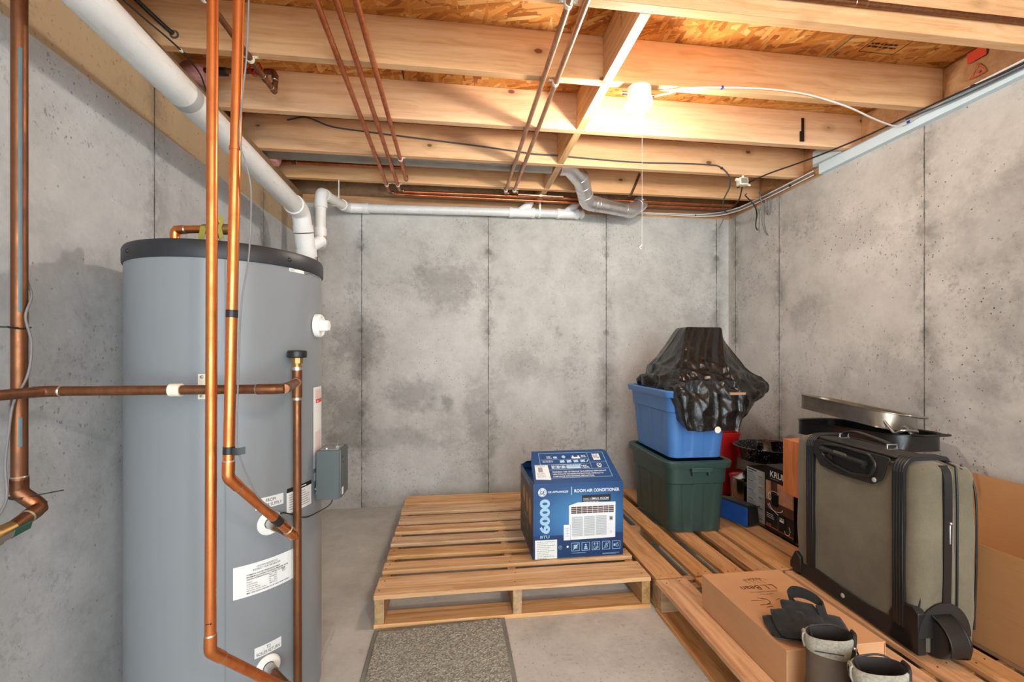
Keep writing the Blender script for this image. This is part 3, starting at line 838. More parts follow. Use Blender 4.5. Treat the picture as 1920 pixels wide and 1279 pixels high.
# wyes and end on the back run
def at_run(x): return Bq[0].lerp(Bq[1], (x-Bq[0].x)/(Bq[1].x-Bq[0].x))
for x0, x1 in ((.41, .575), (.765, .905)):
    p0, p1 = at_run(x0), at_run(x1); q = p0.lerp(p1, .35); up = q+Vector((.075, .0, .058))
    mb = MB(); mb.tube([p0, p1], R2*1.12, 24); mb.tube([p0-Vector((.012, 0, 0)), p0+Vector((.012, 0, 0))], R2*1.22, 24); mb.tube([p1-Vector((.012, 0, 0)), p1+Vector((.012, 0, 0))], R2*1.22, 24)
    mb.tube(fillet([q, up, up+Vector((.012, -.0, .022))], .02, 5), R2*.98, 24)
    mb.out('wye_fitting', M['pvc_fit'], t, smooth=50)
MB().lathe([(0, -.0), (.024, -.0), (.026, -.012), (.036, -.012), (.036, -.03), (0, -.03)], Bq[1]+Vector((.028, 0, .0004)), (1, 0, 0), 24).out('end_cap', M['pvc_fit'], t)
for p, topz in ((Vector((-.770, 2.985, 2.085)), ZJ+.0), (at_run(.622), ZJ+.012)):
    mb = MB(); rr = R2+.003
    arc = [p+Vector((math.cos(a)*rr, 0, math.sin(a)*rr)) for a in [PI*1.05+PI*1.0*k/12 for k in range(13)]]
    if topz > ZJ: arc = [p+Vector((0, math.cos(a)*rr, math.sin(a)*rr)) for a in [PI*0.1-PI*1.2*k/14 for k in range(15)]]; w_ = Vector((.0075, 0, 0))
    else: w_ = Vector((0, .0075, 0)); arc = arc
    hookpts = arc+[Vector((arc[-1].x, arc[-1].y, topz))]
    mb.ribbon(hookpts, w_, .004)
    mb.out('hanger_hook', M['pvc_new'], t, smooth=30)

# ------------------------------------------------------------------ cables
def cable(name, pts, rad, mat, label, n=6, flat=1.0, clips=(), clipmat=None, cat='cable'):
    P = smooth_path(pts, n)
    o = MB().tube(P, rad, 8, flat=flat).out(name, M[mat], smooth=60)
    tag(o, label, cat)
    for p in clips:
        p = Vector(p); MB().box(p-Vector((.004, .007, .005)), p+Vector((.004, .007, .005))).out('cable_clip', M[clipmat], o, bevel=.001)
    return o
cable('lamp_cable', [(.842, 1.785, 2.194), (.90, 1.765, 2.200), (.966, 1.745, 2.213), (1.1215, 1.745, 2.228), (1.28, 1.745, 2.2365), (1.43, 1.745, 2.235), (1.5567, 1.745, 2.2225), (1.725, 1.755, 2.1945), (1.90, 1.80, 2.178), (2.03, 1.84, 2.178), (2.10, 1.86, 2.187), (2.119, 1.835, 2.192)], .0045, 'whitecable',
      'white cable curving from lamp holder across joist to right wall', flat=.6, clips=[(1.1215, 1.745, 2.228)], clipmat='blue_clip')
cable('sill_cable', [(2.121, 1.86, 2.190), (2.1215, 1.75, 2.200), (2.1215, 1.6, 2.210), (2.121, 1.3, 2.206), (2.121, .9, 2.206)], .0045, 'whitecable',
      'white cable stapled along blue foam strip with a blue clip', clips=[(2.1185, 1.83, 2.193)], clipmat='blue_clip')
cable('black_cable', [(2.112, .9, 2.185), (2.110, 1.3907, 2.190), (2.104, 1.60, 2.2005), (2.095, 1.80, 2.2085), (2.07, 2.02, 2.207), (2.0, 2.30, 2.208), (1.93, 2.50, 2.2115), (1.87, 2.62, 2.196), (1.815, 2.66, 2.172)], .0045, 'blackcable',
      'thick black cable slanting up from small clear box to top right corner', clips=[(2.106, 1.56, 2.2)], clipmat='black')
cable('black_cable', [(2.112, .9, 2.1715), (2.111, 1.3907, 2.1765), (2.107, 1.60, 2.183), (2.10, 1.72, 2.190), (2.094, 1.82, 2.198)], .004, 'darkgrey_cable', 'slate cable paired just below the thick black cable, top right')
cable('joist_cable', [(-.90, 2.552, 2.372), (-.80, 2.557, 2.395), (-.67, 2.556, 2.3535), (-.47, 2.556, 2.336), (-.2705, 2.556, 2.3225), (.0859, 2.556, 2.2985), (.30, 2.557, 2.2825), (.4559, 2.555, 2.268), (.60, 2.545, 2.262), (.80, 2.557, 2.2595), (1.10, 2.557, 2.254), (1.35, 2.557, 2.262), (1.56, 2.557, 2.2645), (1.63, 2.557, 2.255), (1.69, 2.56, 2.207), (1.75, 2.64, 2.170), (1.83, 2.83, 2.150), (1.98, 3.06, 2.166), (2.075, 3.16, 2.176)], .0042, 'darkgrey_cable',
      'dark cable drooping along the fourth joist face to right corner', clips=[(1.64, 2.556, 2.248)], clipmat='black')
for k, (dz, dy, lab, mt) in enumerate([(0, 0, 'white cable lowest on sill around the far right corner', 'whitecable'), (.022, .004, 'white cable uppermost on sill around the far right corner', 'whitecable'), (.011, .002, 'grey cable between two white ones around far right corner', 'greycable')]):
    cable('sill_cable', [(1.33, 3.264-dy, 2.178+dz*.5), (1.50, 3.2625-dy, 2.176+dz*.3), (1.7, 3.262-dy, 2.174+dz*.4), (1.9, 3.258-dy, 2.1725+dz*.6), (2.04, 3.225-dy, 2.1745+dz), (2.115, 3.14, 2.1775+dz), (2.145-dy, 3.0, 2.178+dz), (2.150-dy, 2.7, 2.178+dz), (2.150-dy, 2.42, 2.178+dz)], .0042, mt, lab,
          clips=[(1.87, 3.256, 2.178)] if k == 0 else [(2.142, 2.60, 2.180)] if k == 1 else [], clipmat='black')
cable('loose_cable', [(1.98, 2.80, 2.19), (2.02, 2.87, 2.205), (2.075, 2.90, 2.185), (2.11, 2.894, 2.14), (2.108, 2.87, 2.08), (2.10, 2.868, 2.03), (2.104, 2.875, 1.99), (2.112, 2.868, 1.965)], .0042, 'blackcable', 'black cut cable end hanging down in far right corner')
cable('loose_cable', [(2.06, 2.78, 2.205), (2.09, 2.82, 2.20), (2.12, 2.828, 2.11), (2.122, 2.835, 2.035), (2.124, 2.82, 1.96), (2.128, 2.795, 1.915)], .0042, 'greycable', 'grey cut cable end hanging beside black one in right corner')
cable('loose_cable', [(2.128, 2.81, 2.165), (2.134, 2.812, 2.09), (2.136, 2.80, 2.055), (2.136, 2.785, 2.075), (2.134, 2.775, 2.16)], .004, 'greycable', 'short grey cable loop on right wall behind hanging cut ends')
cable('loose_cable', [(2.07, 3.20, 2.165), (2.076, 3.215, 2.14), (2.06, 3.222, 2.10), (2.052, 3.225, 2.075)], .0035, 'greycable', 'small grey wire stub sticking down exactly in wall corner')
t = thing('cable_box', 'small clear plastic cable box under fourth joist, right side', 'box', (1.80, 2.58, 2.145))
MB().box((1.768, 2.562, 2.157), (1.826, 2.602, 2.203)).out('box_body', M['cream'], t, bevel=.004)
MB().box((1.776, 2.559, 2.164), (1.818, 2.5625, 2.196)).out('box_window', m_plain('smoky clear plastic', (150, 140, 124), .15), t, bevel=.002)
mb = MB(); mb.box((1.752, 2.575, 2.185), (1.769, 2.59, 2.200)); mb.cyl((1.80, 2.582, 2.2029), (1.80, 2.582, ZJ-.0005), .008); mb.cyl((1.825, 2.58, 2.165), (1.85, 2.58, 2.160), .006)
mb.out('box_lug', M['white'], t, bevel=.001)
cable('drop_cable', [(1.81, 2.60, 2.157), (1.825, 2.66, 2.09), (1.83, 2.75, 2.075), (1.86, 2.86, 2.09), (1.93, 2.97, 2.13), (2.0, 3.05, 2.165)], .0045, 'blackcable', 'black cable dropping from the small clear box to the sill')
cable('thick_cable', [(-1.13, 1.35, 2.395), (-1.115, 1.55, 2.345), (-1.06, 1.68, 2.30), (-1.008, 1.7515, 2.262)], .0075, 'blackcable', 'thick black cable entering a round hole in the joist, top left')
MB_h = MB().lathe([(.009, 0), (.016, 0), (.016, .0012), (.009, .0012)], (-1.004, 1.7512, 2.260), (0, -1, 0), 20)
tag(MB_h.out('hole_grommet', M['galv_old']), 'grey grommet ring around cable hole in joist, top left', 'grommet')
cable('thin_cable', [(-1.03, 1.30, 2.205), (-1.02, 1.53, 2.207), (-.995, 1.70, 2.211), (-.988, 1.765, 2.212), (-1.0, 1.83, 2.225), (-1.02, 1.95, 2.235), (-1.045, 2.05, 2.215), (-1.05, 2.12, 2.211)], .003, 'blackcable', 'thin black cable clipped under joist above the wide white drain', clips=[(-.989, 1.765, 2.212)], clipmat='cream')
# ------------------------------------------------------------------ water heater
CX, CY, R = -.6955, 1.5063, .26
def onT(phi, z, d=0.): return Vector((CX+(R+d)*math.sin(phi), CY-(R+d)*math.cos(phi), z))
M['tank'] = m_plain('blue grey tank jacket', (126, 131, 135), .32, var=.02, scale=3)
M['tank_rim'] = m_plain('charcoal rim', (38, 40, 44), .45, var=.06)
M['label'] = m_plain('label white', (222, 224, 222), .5, var=.02)
M['label_red'] = m_flat('label red', (206, 58, 44), .5)
M['ctrl'] = m_plain('control box grey', (74, 82, 82), .5, var=.04)
H = thing('water_heater', 'tall grey cylinder water heater with charcoal top rim and white labels', 'water heater', (CX, CY, 0.031))
mb = MB(); mb.lathe([(0, .0315), (R-.004, .0315), (R, .036), (R, 1.3655), (R-.004, 1.3665)], (CX, CY, 0), seg=96)
mb.out('jacket', M['tank'], H, smooth=40)
MB().lathe([(R-.003, 1.357), (R+.0035, 1.357), (R+.005, 1.361), (R+.005, 1.396), (R+.001, 1.404), (R-.006, 1.406), (R-.012, 1.402), (0, 1.402)], (CX, CY, 0), seg=96).out('top_rim', M['tank_rim'], H, smooth=40)
MB().box((CX-.001, CY-R-.0012, .04), (CX+.001, CY-R+.003, 1.357), rotz=.371, piv=(CX, CY, 0)).out('jacket_seam', m_plain('jacket seam', (112, 118, 124), .5), H)
for ph in (-.66, .9946):
    p = onT(ph, 1.379, .0045); n = (onT(ph, 0, 1)-onT(ph, 0, 0)).normalized()
    MB().lathe([(.006, 0), (.0055, .002), (.003, .004), (0, .0045)], p, n, 14).out('rim_screw', M['black'], H, smooth=60)
def wrap(u, v, d): return onT(u, v, d+.0003)
LM = [M['label'], M['ink'], M['label_red'], M['black']]
def tlabel(name, ph0, z0, ph1, z1, art, label=None):
    g = GFX(); g.rect(ph0, z0, ph1-ph0, z1-z0, 0, 1, 14); art(g, ph0, z0, ph1-ph0, z1-z0)
    return g.build(name, wrap, LM, H, label)
def A_from(g, u, v, w, h):
    g.text('FROM', u+w*.52, v+h*.56, .0125, 1, width=w*.34, align='c'); g.text('BOILER SUPPLY', u+w*.5, v+h*.14, .0125, 1, width=w*.86, align='c')
def A_to(g, u, v, w, h):
    g.text('TO', u+w*.5, v+h*.56, .0125, 1, width=w*.15, align='c'); g.text('BOILER RETURN', u+w*.5, v+h*.14, .0125, 1, width=w*.86, align='c')
tlabel('supply_label', .640, .676, .930, .707, A_from, 'white label reading FROM BOILER SUPPLY')
tlabel('return_label', .6314, .2695, .9048, .2985, A_to, 'white label reading TO BOILER RETURN')
def A_crown(g, u, v, w, h):
    def T(s, a, b, wd, sz, al='l', bold=False): g.text(s, u+w*a, v+h*b, sz, 1, width=w*wd, align=al, bold=bold)
    T('CROWN BOILER CO', .50, .84, .33, .0075, 'c'); T('INDIRECT WATER HEATER', .50, .755, .44, .0075, 'c')
    T('DOMESTIC WATER PRESSURE RATINGS', .19, .645, .52, .0055, bold=True); T('MAXIMUM ALLOWABLE WORKING PRESSURE: 150 PSI', .19, .575, .67, .0055, bold=True)
    T('DESIGN HYDROSTATICALLY TESTED TO: 300 PSI', .19, .505, .62, .0055, bold=True)
    for k, s in enumerate(('Model:', 'Serial Number:', 'Tank Capacity:', 'First Hour Rating:', 'Indirect Heat Transfer Surface:')):
        T(s, .19, .42-k*.066, (.08, .16, .16, .2, .3)[k], .0048)
        T(('MS - 40', 'MS400000', '40      GAL', '191.0   GPH', '13000 SQ IN')[k], .53, .445-k*.066, .13, .0048)
    g.annulus(u+w*.78, v+h*.46, .0155, .0185, 1, 2, ry=.26); g.text('PV', u+w*.78, v+h*.44, .006, 1, width=.018, align='c', bold=True)
    T('MFG. FOR CROWN BOILER CO. BY VALE TANK WORKS', .19, .075, .69, .0052, bold=True)
tlabel('rating_label', .4399, .4475, 1.07, .534, A_crown, 'large white rating label')
def A_black(g, u, v, w, h):
    g.rect(u, v+h*.83, w, h*.17, 3, 2, 10); g.rect(u+w*.52, v+h*.89, w*.2, h*.04, 0, 3)
    g.lines(u+w*.08, v+h*.70, w*.84, 7, h*.095, h*.022, 1)
tlabel('instruction_label', .9681, .641, 1.3543, .7145, A_black, 'white label with black header')
def A_small(g, u, v, w, h): g.lines(u+w*.2, v+h*.6, w*.7, 2, h*.3, h*.08, 1)
tlabel('small_label', 1.418, .703, 1.66, .7285, A_small)
def A_red(g, u, v, w, h):
    g.rect(u+w*.22, v+h*.80, w*.78, h*.05, 2, 2, 4); g.poly([(u+w*.30, v+h*.81), (u+w*.46, v+h*.81), (u+w*.38, v+h*.84)], 0, 3)
    g.lines(u+w*.15, v+h*.96, w*.8, 9, h*.016, h*.005, 2); g.rect(u+w*.25, v+h*.70, w*.2, h*.06, 2); g.rect(u+w*.6, v+h*.74, w*.25, h*.05, 2)
    g.line([(u+w*.6, v+h*.52), (u+w*.85, v+h*.60), (u+w*.7, v+h*.68)], h*.012, 2); g.line([(u+w*.2, v+h*.5), (u+w*.55, v+h*.6)], h*.005, 2)
    g.rect(u+w*.62, v+h*.56, w*.25, h*.03, 2)
    g.lines(u+w*.15, v+h*.44, w*.8, 22, h*.018, h*.005, 2)
tlabel('warning_label', 1.4045, .7425, 1.72, .999, A_red, 'tall white warning label with red print')
def A_stick(g, u, v, w, h):
    g.lines(u+w*.05, v+h*.72, w*.4, 3, h*.24, h*.07, 1)
tlabel('clear_sticker', 1.00, 1.3465, 1.215, 1.3562, A_stick)
g = GFX()
pts = [(1.23+.018*k+random.uniform(-.006, .006), 1.3475+random.uniform(0, .008)) for k in range(22)]
g.line(pts, .0013, 1); g.build('pen_note', wrap, LM, H)
# ports
for nm, ph, z in (('supply_port', .7776, .6335), ('return_port', .7612, .2325)):
    n = (onT(ph, 0, 1)-onT(ph, 0, 0)).normalized()
    MB().lathe([(.016, .0), (.0335, .0), (.0335, .003), (.030, .006), (.016, .0065)], onT(ph, z, .0004), n, 32).out(nm, M['white'], H, 'round white port collar')
n = (onT(1.5, 0, 1)-onT(1.5, 0, 0)).normalized()
cap = MB().lathe([(0, 0), (.037, 0), (.037, .012), (.033, .017), (.030, .017), (.030, .013), (0, .013)], onT(1.5, 1.195, .0003), n, 32).out('plug_collar', M['white'], H, 'white plastic plug on its right side')
MB().lathe([(0, .013), (.019, .013), (.019, .036), (.016, .039), (0, .039)], onT(1.5, 1.195, .0003), n, 6).out('plug_nut', M['white'], cap, smooth=20)
# control box on the right flank
cb = MB().box((-.424, 1.452, .652), (-.352, 1.545, .803)).out('control_box', M['ctrl'], H, 'dark grey metal control box', bevel=.002)
part_box('box_cover', (-.426, 1.4475, .6495), (-.357, 1.4535, .803), M['ctrl'], cb, .0015)
MB().cyl((-.42, 1.50, .70), (-.452, 1.50, .70), .009, seg=6).out('conduit_nipple', M['steel'], cb)
MB().box((-.418, 1.46, .8028), (-.36, 1.53, .8045)).out('toggle_plate', M['steel'], cb)
MB().cyl((-.40, 1.47, .8045), (-.40, 1.47, .809), .008).out('plate_screw', M['steel'], cb)
MB().cyl((-.375, 1.49, .8045), (-.375, 1.49, .810), .010, seg=6).tube([(-.375, 1.49, .806), (-.368, 1.487, .826)], .0032, 8).out('toggle', M['steel'], cb)
MB().cyl((-.426, 1.47, .665), (-.432, 1.47, .665), .006).out('cable_gland', M['steel'], cb)
MB().cyl((-.426, 1.466, .68), (-.434, 1.466, .68), .005).out('cable_gland', M['steel'], cb)
MB().box((-.3518, 1.47, .775), (-.3508, 1.476, .782)).out('box_slot', M['black'], cb)
MB().box((-.3518, 1.474, .758), (-.3508, 1.479, .764)).out('box_slot', M['black'], cb)
part_box('box_sticker', (-.3518, 1.462, .660), (-.351, 1.478, .682), M['label'], cb, 0)
# cold feed and tempering valve on the lid
zt = 1.4025
pr = .0115; e = Vector((-.830, 1.452, 1.478))
MB().tube([(e.x, e.y, zt), e, ], pr, 16).out('feed_nipple', M['steel'], H, smooth=50)
elbow((e.x, e.y, zt), e, (e.x+.1, e.y-.01, e.z), pr, 'copper', H, .02, leg=.03)
q = Vector((-.742, 1.442, 1.480)); pipe('feed_pipe', [e, q], pr, 'copper', H)
MB().lathe([(0, -.03), (.014, -.03), (.017, -.012), (.02, -.008), (.02, .02), (.016, .024), (.016, .05), (0, .05)], q+Vector((.025, -.002, 0)), (1, -.08, 0), 18).cyl(q+Vector((.028, 0, -.077)), q+Vector((.028, 0, .02)), .013).cyl(q+Vector((.028, 0, .02)), q+Vector((.028, 0, .028)), .018).out('mixing_valve', M['brass'], H)
MB().ribbon([q+Vector((.004, -.016, .005)), q+Vector((.0, -.020, -.03)), q+Vector((-.004, -.021, -.055)), q+Vector((-.001, -.019, -.076))], (.008, 0, 0), .001).out('valve_tag', M['yellow_tape'], H)
MB().ribbon([q+Vector((.052, -.022, .035)), q+Vector((.058, -.022, .02)), q+Vector((.05, -.021, -.0)), q+Vector((.056, -.020, -.03))], (.006, 0, .002), .001).out('valve_tag', M['yellow_tape'], H)
# probe wires on the tank front
def onpath(l, d=.004): return [onT(a, z, d) for a, z in l]

# concrete pad under the tank
p = MB().box((-.985, 1.15, 0.0), (-.468, 1.835, .031)).out('concrete_pad', M['floor'], bevel=.006)
tag(p, 'thin concrete pad on floor under the grey water heater', 'pad')

# supply and return pipes in front of the tank
def port_pipe(nm, label, ph, z, top, corner, loc, tape):
    t = thing(nm, label, 'pipe', loc)
    pr = .0112
    n = (onT(ph, 0, 1)-onT(ph, 0, 0)).normalized()
    f = onT(ph, z, .006); o = f+n*.142
    pipe('nipple', [onT(ph, z, .0075), o], pr, 'copper_old', t)
    MB().cyl(f+n*.002, f+n*.035, pr*1.3, seg=18).out('adapter', M['steel'], t)
    c = Vector(corner); tp = Vector(top)
    elbow(f, o, c, pr, 'copper', t, .02, leg=.032)
    pipe('sloping_pipe', [o, c], pr, 'copper', t)
    elbow(o, c, tp, pr, 'copper', t, .022, leg=.036)
    pipe('upright_pipe', [c, tp], pr, 'copper', t)
    return t, o, c, tp
t, o, c, tp = port_pipe('supply_pipe', 'right upright copper pipe before the tank, black tape bands on it', .7776, .6335, (-.467, 1.06, 2.31), (-.4975, 1.06, .832), (-.45, 1.1, .6), 1)
u = (tp-c).normalized()
for z in (1.196, .893):
    q = c+u*((z-c.z)/u.z); MB().cyl(q-u*.0085, q+u*.0085, .0120, seg=18).out('tape_band', M['black'], t, 'black tape band')
MB().ribbon([c+u*.058+Vector((.010, -.008, .001)), c+u*.058+Vector((.024, -.009, .001)), c+u*.059+Vector((.036, -.004, .0015))], (0, 0, .008), .0016).out('tape_tail', M['black'], t)
q = c.lerp(o, .70); dd = (o-c).normalized(); MB().cyl(q-dd*.012, q+dd*.012, .0120, seg=18).out('tape_band', M['black'], t, 'black tape band')
q = c+u*((1.563-c.z)/u.z); MB().cyl(q-u*.003, q+u*.003, .0128, seg=18).out('pipe_ring', M['copper'], t)
P = smooth_path([tp+Vector((.020, .0, 0)), c+u*1.0+Vector((.020, 0, 0)), c+u*.86+Vector((.014, -.004, 0)), c+u*.75+Vector((.011, -.008, 0)), c+u*.70+Vector((.022, 0, 0)), c+u*.64+Vector((.030, .01, 0)), c+u*.5+Vector((.024, .02, 0)), c+u*.38+Vector((.016, .006, 0)), c+u*.2+Vector((.014, .004, 0)), c+u*.13+Vector((.015, .001, 0)), c+u*.058+Vector((.022, -.005, 0)), Vector((-.455, 1.10, .78)), Vector((-.432, 1.16, .715)), Vector((-.435, 1.215, .672)), onT(.74, .655, .003)], 6)
tag(MB().tube(P, .0018, 7).out('sensor_wire', M['greycable'], smooth=60), 'thin grey sensor wire running down right upright pipe to tank', 'wire')
P = smooth_path([(-.39, 1.50, .655), (-.392, 1.485, .625)] + [tuple(onT(a, z, .006)) for a, z in ((1.45, .602), (1.2, .612), (1.0, .640), (.90, .652), (.87, .640), (.93, .628), (.95, .617), (.88, .606))], 6)
tag(MB().tube(P, .0018, 7).out('sensor_wire', M['blackcable'], smooth=60), 'thin dark wire from control box around the tank front', 'wire')
t, o, c, tp = port_pipe('return_pipe', 'left upright copper pipe before the tank, cleanest and brightest', .7612, .2325, (-.528, 1.06, 2.31), (-.5345, 1.06, .449), (-.5, 1.1, .2), 0)
u = (tp-c).normalized()
g = GFX(); g.line([(-.004, 0), (.0, .002), (.003, .001)], .002, 0); g.disc(.006, .001, .002, 0)
g.build('pen_mark', lambda a, b, d: c+u*.065+Vector((.0115*math.sin(a/.0115), -.0115*math.cos(a/.0115)-d, b)), [M['ink']], t)

# relief pipe: horizontal run clamped to the tank, tee, cap and drop
t = thing('relief_pipe', 'horizontal brown copper pipe across tank with capped tee and drop pipe', 'pipe', (-.45, 1.345, .0))
pr = .0112; zr = 1.0215; yr = 1.140
a0 = Vector((-.969, .93, zr)); a1 = Vector((-.922, yr, zr)); a2 = Vector((-.408, yr, zr)); a3 = Vector((-.4495, 1.352, zr+.003))
pipe('pipe', [Vector((-1.0+.045, .80, zr)), a1], pr, 'copper_old', t); pipe('pipe', [a1, a2], pr, 'copper_old', t)
elbow(a0, a1, a2, pr, 'copper_old', t, .02, leg=.03)
elbow(a1, a2, a3, pr, 'copper_old', t, .04, leg=.062)
pipe('pipe', [a2, a3], pr, 'copper_old', t)
MB().cyl(a3+Vector((0, 0, -.045)), a3+Vector((0, 0, .034)), pr*1.22, seg=20).cyl(a3, a3+(a2-a3).normalized()*.03, pr*1.2, seg=20).out('tee', M['copper_old'], t)
MB().cyl(a3+Vector((0, 0, .034)), a3+Vector((0, 0, .044)), pr*1.35, seg=20).out('solder_collar', M['solder'], t)
MB().cyl(a3+Vector((0, 0, .044)), a3+Vector((0, 0, .054)), pr*1.0, seg=20).cyl(a3+Vector((0, 0, .054)), a3+Vector((0, 0, .07)), pr*1.45, seg=8).out('brass_nut', M['brass'], t)
MB().lathe([(0, .070), (.024, .070), (.0265, .073), (.0265, .088), (.024, .091), (0, .092)], a3, (0, 0, 1), 28).out('vent_cap', M['black'], t, 'flat black cap')
pipe('drop_pipe', [a3+Vector((0, 0, -.04)), Vector((a3.x+.001, a3.y+.002, .035))], pr, 'copper_old', t)
coupling(a3+Vector((0, 0, -.048)), (0, 0, 1), pr, .008, 'solder', t, 'solder_collar', False)
# clamp
kx = -.648; ky = CY-math.sqrt(R*R-(kx-CX)**2)
cl = MB(); cl.box((kx-.010, ky-.0065, zr-.033), (kx+.010, ky-.0015, zr+.033)); cl.cyl((kx, ky-.004, zr), (kx, yr+pr, zr), .006)
cl.out('clamp_base', M['cream'], t, 'cream plastic standoff clamp', bevel=.001)
MB().tube([(kx-.014, yr, zr), (kx+.010, yr, zr)], pr+.004, 22).out('clamp_ring', M['cream'], t, 'cream clamp ring', smooth=40)
for s in (-1, 1): MB().lathe([(.0045, 0), (.004, .002), (0, .003)], (kx, ky-.0065, zr+s*.025), (0, -1, 0), 12).out('clamp_screw', M['steel'], t)

# pipe on the left wall with valve
t = thing('wall_pipe', 'thick copper pipe upright on left wall with blue stripe and valve', 'pipe', (-.966, 1.13, .7))
pr = .0140; px, py = -.968, 1.132
lo = Vector((px, py, .795))
pipe('pipe', [(px-.0, py, 2.33), lo], pr, 'copper_old', t)
# blue stripe printed along the pipe
g = GFX()
for z0, z1 in ((1.62, 1.79), (1.20, 1.62), (.90, .965)): g.rect(-.003, z0, .006, z1-z0, 0, 1, 4)
g.build('blue_stripe', lambda a, b, d: Vector((px+(pr+d)*math.sin(a/pr+.80), py-(pr+d)*math.cos(a/pr+.80), b)), [m_plain('blue stripe ink', (66, 100, 110), .45)], t, 'faded blue stripe')
coupling(lo+Vector((0, 0, .02)), (0, 0, 1), pr, .03, 'copper_old', t)
k1 = Vector((-.935, 1.145, .757)); k2 = Vector((-.930, 1.06, .735)); k3 = Vector((-.945, .97, .722))
elbow(lo+Vector((0, 0, .1)), lo, k1, pr, 'copper_old', t, .02, leg=.03, solder=False)
elbow(lo, k1, k2, pr, 'copper_old', t, .025, leg=.036)
pipe('pipe', [lo, k1], pr, 'copper_old', t)
pipe('pipe', [k1, k2], pr, 'copper_old', t)
dv = (k3-k2).normalized()
vb = MB(); vb.tube([k2-dv*.01, k2+dv*.02], pr*1.25, 18); vb.tube([k2+dv*.02, k2+dv*.06], pr*1.5, 18); vb.tube([k2+dv*.06, k2+dv*.09], pr*1.25, 18); vb.cyl(k2+dv*.04, k2+dv*.04+Vector((.022, -.004, 0)), .008); vb.cyl(k2+dv*.045, k2+dv*.045-Vector((0, 0, .05)), .010); vb.cyl(k2+dv*.045-Vector((0, 0, .045)), k2+dv*.045-Vector((0, 0, .07)), .014)
vb = vb.out('valve_body', M['brass'], t)
h0 = k2+dv*.04+Vector((.023, -.004, 0))
lv = MB().ribbon([h0+Vector((0, -.006, -.006)), h0+Vector((.004, .02, .002)), h0+Vector((.008, .045, .008))], (0, .002, .006), .003).out('valve_lever', M['steel'], vb)
MB().ribbon([h0+Vector((.005, .030, .004)), h0+Vector((.009, .050, .009)), h0+Vector((.012, .064, .012))], (0, .003, .0085), .006).out('lever_grip', M['green_grip'], vb, 'dark green lever grip', bevel=.002)
pipe('drop_tube', [k2+dv*.045-Vector((0, 0, .06)), k2+dv*.045-Vector((0, 0, .69))], .007, 'galv_old', t)
for z, s in ((1.165, -1), (.786, 1)):
    mb = MB(); mb.tube([(px+(pr+.0035)*math.cos(a), py+(pr+.0035)*math.sin(a), z+.002*math.sin(a*2)) for a in [2*PI*k/18 for k in range(19)]], .0018, 6)
    p0 = Vector((px+.010, py-.014, z))
    mb.tube([p0, p0+(Vector((.055, .045, .003)) if s > 0 else Vector((-.018, -.11, .0)))], .0014, 6)
    mb.out('cable_tie', M['black'], t, 'black cable tie')
P = smooth_path([(px-.016, py+.012, 2.2), (px-.014, py+.014, 1.5), (px-.004, py+.019, 1.30), (px+.015, py+.011, 1.24), (px+.019, py-.008, 1.19), (px+.024, py+.0, 1.13), (px+.020, py-.004, 1.06), (px+.006, py-.020, 1.0), (px-.004, py-.020, .93), (px-.012, py-.018, .86), (px-.006, py-.022, .79), (px-.008, py-.045, .745), (px-.0, py-.075, .71), (px+.01, py-.09, .55), (px+.01, py-.09, .03)], 6)
tag(MB().tube(P, .0026, 7).out('wall_cable', M['greycable'], smooth=60), 'grey cable winding down the thick copper pipe on left wall', 'cable')
# ------------------------------------------------------------------ pallets
ZD = .135
def board_bow(seed, amp=.004):
    def f(x, y, z):
        return (0, amp*mnoise.noise(Vector((x*2.2+seed, y*3, seed))), 0)
    return f
NAIL = []
def nails(parent, spots):
    for x, y in spots:
        if not NAIL:
            n = MB().cyl((0, 0, -.001), (0, 0, .0006), .0028, seg=8).out('nail_head', M['darkiron'], parent)
            n.data.transform(Matrix.Translation(origin(parent))); NAIL.append(n)
        else:
            n = NAIL[0].copy(); COL.objects.link(n); n.parent = parent
        n.location = Vector((x, y, ZD))-origin(parent)
def pallet(label, x0, x1, y0, y1, boards, along, str_pos, bottoms, front_y=None):
    """boards: list of (lo,hi) across; along: 'x' or 'y' is the length of deck boards"""
    t = thing('pallet', label, 'pallet', ((x0+x1)/2, (y0+y1)/2, 0), 'wooden pallets')
    for i, (a, b) in enumerate(boards):
        mb = MB()
        if along == 'x':
            mb.box((x0+.002*(i % 3), a, ZD-.018), (x1-.003*(i % 2), b, ZD), bow=board_bow(i*3.3, .005 if b-a > .12 else .003), segs=12); m = 'pallet'
            o = mb.out('deck_board', M[m], t, smooth=20, bevel=.0015)
            nails(o, [(s+.012*(k-.5), a+(b-a)*q) for s in str_pos for k, q in ((0, .25), (1, .75))])
        else:
            mb.box((a, y0+.002*(i % 3), ZD-.018), (b, y1-.003*(i % 2), ZD)); m = 'pallet_y'
            o = mb.out('deck_board', M[m], t, smooth=20, bevel=.0015)
            nails(o, [(a+(b-a)*q, s+.012*(k-.5)) for s in str_pos for k, q in ((0, .25), (1, .72))])
    for s in str_pos:
        mb = MB()
        if along == 'x': mb.box((s-.019, y0+.004, .018), (s+.019, y1-.004, ZD-.0185)); m = 'stringer'
        else: mb.box((x0+.004, s-.019, .018), (x1-.004, s+.019, ZD-.0185)); m = 'stringer_x'
        mb.out('stringer', M[m], t, smooth=0, bevel=.002)
    for a, b in bottoms:
        mb = MB()
        if along == 'x': mb.box((x0, a, .0005), (x1, b, .0178)); m = 'pallet'
        else: mb.box((a, y0, .0005), (b, y1, .0178)); m = 'pallet_y'
        mb.out('bottom_board', M[m], t, smooth=0, bevel=.0015)
    return t
